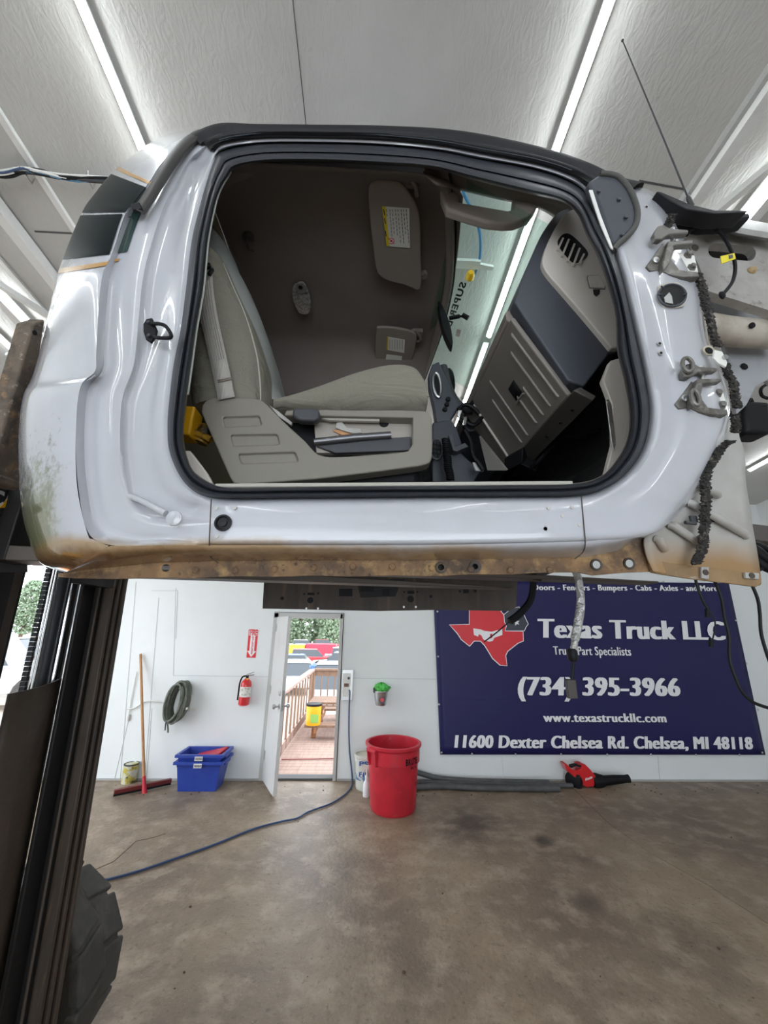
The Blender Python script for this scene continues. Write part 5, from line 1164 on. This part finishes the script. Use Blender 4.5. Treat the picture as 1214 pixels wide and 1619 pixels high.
aeng.modifiers.clear(); cu_.prism(slotpts(1143,383,1196,388,12,D+.17), (0,.09,0)); cu_.prism(slotpts(1109,378,1111,379,5,D+.17), (0,.09,0)); cut(aeng, cu_)
flp([(1095,350),(1240,354),(1240,420),(1095,412)], D+.25, .01, BLK, 'slot_backing', 0)
g = B(); rows = []
for (dy_, o) in [(-8,.05),(-7,.01),(-2,-.012),(6,-.015),(14,-.005),(19,.02)]: rows.append([PY(x, y+dy_, D+.16+o) for x, y in crm([(1094,352),(1105,344),(1120,347),(1135,352),(1150,347),(1160,352),(1190,358),(1240,366)], 4)])
B().grid(rows).build('apron_flange', mat('pale_dirty_metal',(.52,.52,.52),.4,noise=(9,(.36,.35,.34),.45,.7,5)), cab, solid=.004)
B().lathe([(.007,0),(.006,-.004)], PY(1169,347,D+.14), (0,1,0), 12).build('flange_bolt', GREYM, cab)
aeng2 = flp([(1098,425),(1214,440),(1240,445),(1240,620),(1214,600),(1195,612),(1181,640),(1165,655),(1160,600),(1140,520),(1118,470)], D+.34, .02, mat('cool_grey_apron',(.34,.35,.37),.5,noise=(7,(.24,.24,.25),.45,.7,5)), 'inner_fender', .004)  # cooler, slightly darker grey than the fender apron
rail = B(); rows = []
for a in np.linspace(0, 2*math.pi, 25)[:-1]: rows.append([PY(x, y, D+.27)+A([0, .045*math.cos(a), .052*math.sin(a)]) for x, y in [(1096,515),(1128,520),(1150,524),(1180,527),(1240,530)]])
rows.append(rows[0]); B().grid(rows).build('front_rail', mat('sandy_rail',(.46,.42,.36),.5,noise=[(8,(.30,.26,.21),.45,.7,6)],bump=(20,.1)), cab)
B().lathe([(.010,0),(.010,.004)], PY(1190,514,D+.219), (0,1,.3), 14).build('rail_hole', BLK, cab)
B().lathe([(.014,0),(.012,.003)], PY(1177,579,D+.335), (0,1,0), 7).build('tar_patch', BLK, cab)
slab(.86,.885,.92,1.95,2.12,3.04,GREYM,'firewall_panel',.004)
# dark insulation foam down the hinge line
FOAM = mat('crumbling_foam', (.030,.027,.025), .95, noise=[(70,(.17,.15,.125),.54,.68,5)], bump=(70,.9))
def foam(pts, w, dep, nm='foam_strip'):
    rnd = random.Random(int(pts[0][0])); P = crm(pts, 16); rows = []
    for p in P: rows.append([PY(p[0]+w*s_*(1+.35*rnd.uniform(-1,1)), p[1]+rnd.uniform(-1,1), dep-.006*(1-abs(s_))*rnd.uniform(.3,1.6)) for s_ in (-1,-.6,-.2,.2,.6,1)])
    B().grid(rows).build(nm, FOAM, cab, solid=.004, angle=25)
foam([(1063,338),(1058,352),(1055,362),(1068,366)], 6, D+.05)
foam([(1102,432),(1110,455),(1115,480),(1122,505),(1128,530),(1134,548)], 7, D+.045)
foam([(1145,574),(1150,590),(1158,605),(1162,625),(1165,645)], 7, D+.03)
foam([(1160,655),(1163,672),(1162,684)], 7, D+.05)
foam([(1155,697),(1140,708),(1128,725),(1118,745),(1114,765),(1116,790),(1114,820),(1112,850),(1108,872),(1100,892)], 8, D+.045)
# hinges
HM = mat('worn_hinge_steel', (.17,.163,.15), .42, .4, noise=[(16,(.09,.075,.06),.48,.7,6),(30,(.30,.29,.27),.54,.7,4)], bump=(30,.1))
def hinge(dx, dy, lab):
    def q(*pts): return [(x+dx, y+dy) for x, y in pts]
    t_ = flp(q((1022,420),(1048,384),(1052,392),(1056,402),(1068,418),(1074,426),(1103,430),(1106,437),(1080,438),(1060,434),(1045,427),(1028,428)), D+.012, .02, HM, 'door_hinge', .002)
    flp(q((1068,398),(1098,404),(1104,430),(1074,427),(1064,412)), D+.034, .004, M['white_p'], 'hinge_plate', .001, t_)
    for x, y in ((1087,404),(1093,423)): B().lathe([(.013,0),(.013,-.002),(.0085,-.003),(.008,-.010),(.004,-.011)], PY(x+dx, y+dy, D+.034), (0,1,0), 6).build('hinge_bolt', HM, t_)
    flp(q((1034,368),(1040,357),(1050,355),(1060,361),(1088,363),(1089,368),(1058,370),(1046,378),(1036,377)), D-.005, .018, HM, 'hinge_arm', .003, t_)
    flp(q((1056,381),(1096,379),(1095,385),(1066,388),(1058,398),(1055,390)), D-.002, .018, HM, 'hinge_arm', .003, t_)
    B().tube([PY(1062+dx, 362+dy, D+.012), PY(1064+dx, 384+dy, D+.012)], .007, 10).build('hinge_pin', M['steel'], t_)
    B().lathe([(.009,0),(.009,-.004),(.006,-.005)], PY(1036+dx, 412+dy, D+.011), (0,1,.2), 12).build('hinge_stud', M['steel'], t_)
    flp(q((1055,390),(1062,386),(1066,392),(1064,402),(1058,418),(1050,426),(1048,415)), D-.006, .02, HM, 'hinge_knuckle', .003, t_)
hinge(0,0,''); hinge(46,218,'')
# check-arm loops on the lower hinge
g = B(); g.tube([PY(1087+8*math.cos(a)+2*math.sin(a), 577+11*math.sin(a), D-.01) for a in np.linspace(0,2*math.pi,24)[:-1]], .005, 8, closed=True); g.build('hinge_loop', HM, cab)
g = B(); g.tube([PY(1099+6*math.cos(a)+3*math.sin(a), 629+12*math.sin(a), D-.01) for a in np.linspace(0,2*math.pi,24)[:-1]], .005, 8, closed=True); g.build('hinge_loop', HM, cab)
flp([(1130,553),(1142,556),(1150,573),(1148,580),(1136,574),(1128,566)], D+.0, .006, M['white_p'], 'check_plate', .001)
B().lathe([(.007,0),(.007,-.003)], PY(1146,565,D-.001), (0,1,0), 12).build('check_pin', M['steel'], cab)
# wiring hole with black connector ring
flp([(1040,452),(1050,447),(1072,446),(1084,455),(1087,470),(1082,484),(1068,487),(1048,485),(1039,472)], D+.012, .003, mat('primer_rim',(.50,.47,.42),.6), 'hole_rim', .001)
pts = [PY(1062.5+22*math.cos(a), 467+17.5*math.sin(a), D+.009) for a in np.linspace(0, 2*math.pi, 29)[:-1]]; wh = B().prism(pts, (0,.002,0)).build('wiring_hole', BLK, cab); B().tube(pts, .0028, 8, closed=True).build('connector_ring', SLATE, wh)
flp([(1050,470),(1058,462),(1062,468),(1064,480),(1052,478)], D+.006, .002, M['steelg'], 'torn_foil', 0)
for a, b_ in [((1040,466),(1046,466)),((1080,466),(1086,464)),((1045,452),(1049,456)),((1068,484),(1072,480))]: B().bar(PY(*a,D+.006), PY(*b_,D+.006), .002, .003, up=(0,1,0)).build('connector_tab', M['dgrey'], wh)
for x, y in [(1022,327),(1043,543),(1045,558)]:
    g = B(); g.lathe([(.007,0),(.007,-.001)], PY(x, y, D+.012), (0,1,0), 14); g.build('bolt_boss', M['steelg'], cab); B().lathe([(.0035,0),(.0035,-.001)], PY(x, y, D+.0105), (0,1,0), 10).build('bolt_hole', BLK, cab)
B().lathe([(.016,0),(.015,-.003),(.010,-.003),(.010,.0)], PY(1120,555,D+.02), (0,1,0), 20).build('grommet_ring', mat('cream_ring',(.50,.45,.35),.6), cab); B().lathe([(.0105,0),(.0105,-.001)], PY(1120,555,D+.018), (0,1,0), 20).build('grommet_hole', BLK, cab)
# stamped number on the pillar (too small to read in the photo: row of dark ticks)
# wire with yellow tag
B().tube(crm([PY(x, y, D+.12) for x, y in [(1085,372),(1095,362),(1120,358),(1140,370),(1155,395),(1162,420),(1158,445),(1143,465)]], 5), .0052, 8).build('black_cable', BLK, cab)
B().lathe([(.013,0),(.011,-.004),(.006,-.006)], PY(1141,467,D+.12), (-.2,1,.2), 18).build('cable_grommet', BLK, cab)
yt_ = flp([(1139,405),(1161,400),(1163,409),(1141,417)], D+.108, .002, mat('tag_yellow',(.80,.68,.03),.5), 'cable_tag', .0)
flp([(1152,403.5),(1158,402),(1159,407),(1153,409)], D+.106, .001, M['dark_ink'], 'tag_print', 0, yt_)
B().ball(PY(1188,428,D+.2), .014, 10, 8, (1.2,1,1)).build('wasp_nest', mat('mud_lump',(.45,.33,.18),.9,bump=(80,.5)), cab)
# striker
skp = td(520)+.022
s0 = flp([(226,512),(231,504),(240,502),(244,512),(248,520),(246,530),(238,541),(230,536),(226,524)], skp, .008, BLK, 'door_striker', .002)
B().tube(crm([PY(240,512,skp-.002), PY(252,512,skp-.022), PY(262,516,skp-.028), PY(270,528,skp-.028), PY(268,534,skp-.026), PY(250,534,skp-.018), PY(243,532,skp-.002)], 4), .0045, 8).build('striker_loop', BLK, s0)
for x, y in ((235,510),(236,531)): B().lathe([(.005,0),(.004,-.004)], PY(x, y, skp-.001), (0,1,0), 6).build('striker_screw', M['dgrey'], s0)
# ---- lower front splash panel
def spl(px, py): return PY(px, py, D+.065+.0004*max(0, px-1080))
oe = crm([(1165,655),(1168,690),(1176,715),(1178,760),(1184,800),(1190,840),(1197,880),(1202,918),(1200,926)], 6)
ie = crm([(1138,660),(1125,692),(1100,735),(1075,775),(1048,812),(1028,838),(1018,855),(1022,880),(1032,904)], 6)
rows = []
for i in range(len(oe)):
    rows.append([spl(*(ie[i]*(1-t)+oe[i]*t))+A([0, .012*math.sin(math.pi*t), 0]) for t in np.linspace(0, 1, 12)])
SPM = mat('splash_panel', (.43,.42,.40), .5, noise=[(5,(.34,.32,.29),.45,.7,6)])
nt = SPM.node_tree; b_ = nt.nodes['Principled BSDF']; src = b_.inputs['Base Color'].links[0].from_socket
tc = _n(nt, 'ShaderNodeTexCoord'); sx_ = _n(nt, 'ShaderNodeSeparateXYZ'); nt.links.new(tc.outputs['Object'], sx_.inputs[0]); nz = _n(nt, 'ShaderNodeTexNoise'); nz.inputs['Scale'].default_value = 5; nz.inputs['Detail'].default_value = 6; nt.links.new(tc.outputs['Object'], nz.inputs['Vector'])
ad = _n(nt, 'ShaderNodeMath', operation='MULTIPLY_ADD'); ad.inputs[1].default_value = .10; nt.links.new(nz.outputs[0], ad.inputs[0]); nt.links.new(sx_.outputs[2], ad.inputs[2])
mr = _n(nt, 'ShaderNodeMapRange'); mr.inputs[1].default_value = .17; mr.inputs[2].default_value = .095; nt.links.new(ad.outputs[0], mr.inputs[0]); mx = _n(nt, 'ShaderNodeMix', data_type='RGBA'); nt.links.new(mr.outputs[0], mx.inputs[0]); nt.links.new(src, mx.inputs[6]); mx.inputs[7].default_value = (.33,.20,.09,1); nt.links.new(mx.outputs[2], b_.inputs['Base Color'])
B().grid(rows).build('splash_panel', SPM, cab, solid=.004)
bt = [(1026,884),(1060,890),(1120,898),(1203,908),(1204,921),(1196,928),(1150,922),(1090,915),(1040,907),(1030,905)]
flp(bt, D+.068, .006, mat('rusty_splash_edge',(.30,.19,.09),.6,noise=[(8,(.20,.125,.065),.42,.65,6),(24,(.45,.40,.33),.55,.7,5)],bump=(30,.2)), 'splash_flange', .001)
for a, b_ in [((1088,795),(1178,848)),((1058,830),(1108,863)),((1105,768),(1134,784)),((1036,852),(1050,868))]:
    B().tube([spl(*a), spl(a[0]+3, a[1]+2)+A([0,-.006,0]), spl(b_[0]-4, b_[1]-2.5)+A([0,-.006,0]), spl(*b_)], .0095, 10).build('pressed_rib', SPM, cab)
for (x, y) in [(1115,905),(1188,910)]:
    c_ = flp([(x-6,y-9),(x+6,y-9),(x+6,y+11),(x-6,y+9)] if x < 1150 else [(x-10,y-5),(x+12,y-4),(x+12,y+6),(x-9,y+4)], D+.060, .006, GREYM, 'clip_nut', .001); B().lathe([(.0065,0),(.0065,-.002)], PY(x, y, D+.060), (0,1,0), 14).build('clip_hole', M['mastb'], c_)
g = B(); g.tube([PY(1083,826,D+.05), PY(1100,828,D+.05)], .004, 8); g.obox(PY(1096,821,D+.055), (.008,0,0), (0,.003,0), (0,0,.008)); g.build('push_clip', M['dgrey'], cab)
# black reservoir behind, and the harness loops below right
g = B(); g.obox(PY(1182,668,D+.385), (.05,0,0), (0,.04,0), (.015,0,.065)); g.build('washer_reservoir', BLK, cab, bevel=.015)
B().tube(crm([PY(x, y, D+.42) for x, y in [(1178,640),(1186,632),(1190,650),(1192,670),(1190,685)]], 4), .008, 8).build('reservoir_pipe', BLK, cab)
B().tube(crm([PY(x, y, D+.42) for x, y in [(1230,600),(1205,612),(1204,625),(1214,630)]], 4), .006, 6).build('reservoir_wire', BLK, cab)
# ---- hanging cables under the cab
B().tube(crm([PY(x, y, D+.20) for x, y in [(905,893),(914,915),(918,950),(914,985),(909,1010),(907,1030)]], 6), [.0095]*13+[.0105]*12+[.008]*6, 10).build('foil_sleeve', mat('silver_sleeve',(.48,.47,.46),.35,.6,bump=(60,.8)), cab)
g = B(); g.lathe([(.008,0),(.012,.006),(.012,.025),(.009,.03)], PY(906,1046,D+.20), (0,0,1), 12); g.build('sleeve_connector', BLK, cab)
B().tube([PY(907,1044,D+.2), PY(904,1078,D+.2)], .0035, 8).build('connector_wire', BLK, cab); B().obox(PY(903,1089,D+.2), (.0115,0,0), (0,.006,0), (0,0,.021)).build('plug_housing', mat('brown_black_plug',(.04,.033,.028),.5), cab, bevel=.002)
for pts, dep, r_ in [([(842,900),(843,925),(838,950),(822,970),(805,983)], D+.5, .012), ([(805,983),(785,1000),(765,1015)], D+.5, .002), ([(1097,905),(1103,930),(1114,955),(1121,964)], D+.08, .003), ([(1121,964),(1130,982),(1129,1000),(1125,1015)], D+.08, .0015), ([(1128,915),(1140,945),(1145,975),(1152,1005),(1153,1040),(1160,1065),(1172,1092),(1190,1110),(1220,1121)], D+.10, .0035), ([(1184,915),(1197,945),(1201,970),(1203,1000),(1211,1030),(1222,1060)], D+.12, .0035), ([(820,908),(840,912),(855,915)], D+.4, .008)]:
    B().tube(crm([PY(x, y, dep) for x, y in pts], 6), r_, 8).build('hanging_wire', BLK, cab)
for x, y in [(1118,968),(1124,1015)]: B().bar(PY(x, y-5, D+.08), PY(x, y+8, D+.08), .007, .006, up=(0,1,0)).build('wire_plug', BLK, cab)
# machinery glimpsed past the splash panel at the right edge: transmission tunnel brace and hoses
flp([(1020,808),(1260,836),(1260,862),(1020,832)], D+.60, .06, mat('brown_dark_beam',(.09,.08,.075),.6), 'front_brace', .004)
for pts, r_ in ([(1090,835),(1150,850),(1190,868),(1205,880),(1230,895)], .020), ([(1080,840),(1150,865),(1193,885),(1208,896),(1230,905)], .015), ([(1100,850),(1160,880),(1192,900),(1205,898),(1220,900)], .008), ([(1090,830),(1150,845),(1190,860),(1205,865),(1240,885)], .012):
    B().tube(crm([PY(x, y, D+.5) for x, y in pts], 4), r_, 10).build('front_hose', BLK, cab)
# antenna on the cowl
an = B(); a_, b_ = PY(1090,318,D+.20), PY(984,64,D+.05); an.tube([a_, (a_+b_)/2, b_], [.0035,.0026,.0018], 8); an.ball(b_, .0045, 10, 8); an.lathe([(.010,-.02),(.008,.01),(.005,.02)], a_, (b_-a_), 12); an.build('antenna', mat('antenna_black',(.03,.03,.032),.4), cab)

# ================================================================= THE FORKLIFT
fk = thing('forklift', (-1.7, 1.7, 0), 'dirty black forklift at the left edge, its mast holding up the truck cab', 'forklift')
def mxp(z, o=0): return -1.035-.048*z+o
def mbeam(y0, y1, z0, z1, xo0, xo1, m, nm, bev=.004):
    g = B(); g.add([(mxp(z,xo), y, z) for z in (z0, z1) for (xo, y) in ((xo0,y0),(xo1,y0),(xo1,y1),(xo0,y1))], [(0,3,2,1),(4,5,6,7),(0,1,5,4),(1,2,6,5),(2,3,7,6),(3,0,4,7)]); return g.build(nm, m, fk, bevel=bev)
# far rail: outer channel lips + dark web + inner channel
mbeam(1.87,1.89,.18,2.30,-.10,.0,M['mastb'],'mast_rail'); mbeam(1.835,1.852,.18,2.28,-.10,-.004,M['mastb'],'mast_rail'); mbeam(1.80,1.818,.14,2.26,-.10,-.008,M['mastb'],'mast_rail'); mbeam(1.80,1.88,.18,2.28,-.13,-.05,M['mast'],'mast_rail')
mbeam(1.78,1.80,.14,2.24,-.13,-.045,M['mast'],'inner_channel'); mbeam(1.705,1.78,.14,2.24,-.085,-.07,M['mast'],'inner_channel'); mbeam(1.765,1.773,.14,2.24,-.05,-.040,M['mastb'],'channel_lip')
# near rail
mbeam(1.46,1.495,.05,2.22,-.26,-.14,M['mast'],'mast_rail'); mbeam(1.40,1.46,.05,2.22,-.26,-.12,M['mastb'],'mast_rail'); mbeam(1.32,1.395,.05,2.30,-.26,-.09,M['mast'],'mast_rail'); mbeam(1.24,1.32,.05,2.30,-.24,-.10,M['mastb'],'mast_rail'); mbeam(1.10,1.24,.05,2.3,-.24,-.14,M['mast'],'mast_rail')
# cylinder shroud plate and lift rods between the rails
g = B(); rows = []
for z in np.linspace(.1, 1.60, 8): rows.append([A([mxp(z,-.10-.025*abs(u_)**2), 1.64+.11*u_, z+.012*(z > 1.5)*u_]) for u_ in np.linspace(-1.05, 1, 12)])
g.grid(rows).build('centre_shroud', M['mastb'], fk, solid=.012)
for i_, (y, r_, mm) in enumerate([(1.672,.0045,M['steel']),(1.688,.004,M['chrome']),(1.703,.004,M['steel']),(1.805,.030,M['chrome']),(1.740,.022,M['dgrey']),(1.862,.010,M['dgrey'])]):
    B().tube([(mxp(1.45,-.19), y, 1.45), (mxp(2.25,-.19), y, 2.25)], r_, 14).build('lift_rod' if r_ > .01 else 'hydraulic_line', mm, fk)
g = B()
for i in range(46): z = 1.45+i*.018; g.box(mxp(z,-.20), mxp(z,-.18), 1.652, 1.662+.004*(i % 2), z, z+.0165)
g.build('lift_chain', M['dgrey'], fk)
mbeam(1.0,1.9,2.10,2.135,-.2,-.12,M['mast'],'cross_member'); mbeam(1.42,1.86,.08,.22,-.2,-.06,M['mastb'],'cross_member')
# data plate with lettering on the near side of the mast
pcx = -1.10
def PXp(px, py, x=pcx): return PX(px, py, x)
g = B(); g.prism([PXp(-60,770), PXp(36,770), PXp(44,905), PXp(-60,905)], (-.02,0,0)); g.build('mast_plate', mat('charcoal_plate',(.035,.036,.042),.5), fk)
O = PXp(-17,800,pcx+.003); text('CA', O, PXp(25,801,pcx+.003)-O, PXp(-15,776,pcx+.003)-PXp(-17,800,pcx+.003), M['lettering'], 'plate_lettering', fk, .04, .1, depth=.001)
B().prism([PXp(-1,803,pcx+.005), PXp(31,803,pcx+.005), PXp(14,786,pcx+.005)], (.001,0,0)).build('plate_triangle', M['yellow'], fk, smooth=False)
# carriage upright (rusted beam) and forks under the cab
g = B(); P0, P1 = PX(52,512,-1.02), PX(-22,770,-1.02); P2, P3 = PX(72,505,-1.02), PX(32,770,-1.02)
g.prism([P0, P2, P3, P1], (-.05,0,0)); g.build('load_backrest', M['rust'], fk, bevel=.006)
B().lathe([(.007,0),(.007,.003)], PX(54,526,-1.018), (1,0,0), 12).build('backrest_hole', BLK, fk)
g = B(); g.prism([PX(60,560,-1.045), PX(90,560,-1.045), PX(80,766,-1.045), PX(-10,750,-1.045)], (-.03,0,0)); g.build('carriage_plate', M['mast'], fk, bevel=.004)
g = B(); g.prism([PX(-20,742,-1.0), PX(30,760,-1.0), PX(36,776,-1.0), PX(-20,758,-1.0)], (-.05,0,0)); g.build('carriage_bar', M['rust'], fk, bevel=.006)
ft_, fm_ = PY(1030,924,1.2), PY(440,904,1.2); sl_ = (ft_[2]-fm_[2])/(ft_[0]-fm_[0])
def fz(x): return ft_[2]+sl_*(x-ft_[0])
for y in (1.2, 1.48):
    xt = ft_[0] if y < 1.3 else .55; g = B()
    g.add([(-1.05,y-.05,fz(-1.05)+.045),(xt,y-.035,fz(xt)+.006),(xt,y+.035,fz(xt)+.006),(-1.05,y+.05,fz(-1.05)+.045),(-1.05,y-.05,fz(-1.05)),(xt,y-.035,fz(xt)),(xt,y+.035,fz(xt)),(-1.05,y+.05,fz(-1.05))], [(0,1,2,3),(7,6,5,4),(0,4,5,1),(1,5,6,2),(2,6,7,3),(3,7,4,0)]); g.build('fork', mat('worn_fork_steel',(.10,.085,.075),.45,.4), fk, bevel=.003)
    g = B(); g.box(-1.10,-1.05,y-.05,y+.05,fz(-1.05),2.30); g.build('fork_shank', M['mast'], fk, bevel=.004)
B().box(-1.18,-1.14,1.6,1.9,1.98,2.06).build('carriage_bar', M['mast'], fk); B().box(-1.18,-1.14,1.05,1.9,2.32,2.40).build('carriage_bar', M['mast'], fk)
# body and wheels
B().box(-2.6,-1.45,1.22,1.98,.25,.95).build('forklift_body', M['yellow'], fk, bevel=.04); B().box(-2.75,-2.3,1.2,2.0,.3,1.2).build('counterweight', M['yellow'], fk, bevel=.08)
def wheel(x, y, R, w):
    t = bpy.data.objects.new('wheel', None); SC.collection.objects.link(t); t['_o'] = fk['_o']; t.parent = fk; t.location = (0,0,0)
    g = B(); g.lathe([(R*.6,-w/2+.02),(R*.90,-w/2),(R*.955,-w/2+.03),(R*.965,0),(R*.955,w/2-.03),(R*.90,w/2),(R*.6,w/2-.02)], (x,y,R), (0,1,0), 48); g.build('tyre', M['tyre'], t, angle=40)
    n = 13
    for s_ in (-1, 1):
        g = B()
        for i in range(n):
            a0 = 2*math.pi*(i+(0 if s_ < 0 else .5))/n; a1 = a0+2*math.pi/n*.90; ro = R*1.0; ri = R*.93
            def pt(a, r_, yy): return (x+r_*math.cos(a), y+yy, R+r_*math.sin(a))
            ye, yi = s_*w*.52, -s_*w*.02
            a0i, a1i = a0+.10*1, a1+.10
            V_ = [pt(a0,ro*.985,ye), pt(a1,ro*.985,ye), pt(a1i,ro,yi), pt(a0i,ro,yi), pt(a0,ri*.9,ye*1.0), pt(a1,ri*.9,ye*1.0), pt(a1i,ri,yi), pt(a0i,ri,yi)]
            g.add(V_, [(0,1,2,3),(7,6,5,4),(0,4,5,1),(1,5,6,2),(2,6,7,3),(3,7,4,0)])
        g.build('tyre_tread', M['tyre'], t, bevel=.016, seg=3)
    g = B(); g.lathe([(R*.62,-w*.35),(R*.55,-w*.2),(R*.2,-w*.25),(R*.18,-w*.35)], (x,y,R), (0,1,0), 32); g.lathe([(R*.62,w*.35),(R*.55,w*.2),(R*.2,w*.25)], (x,y,R), (0,1,0), 32); g.build('rim', M['yellow'], t)
wheel(-1.45, 2.19, .385, .27); wheel(-1.68, 1.0, .385, .22)
wheel(-2.4, 2.05, .28, .2); wheel(-2.4, 1.12, .28, .2)
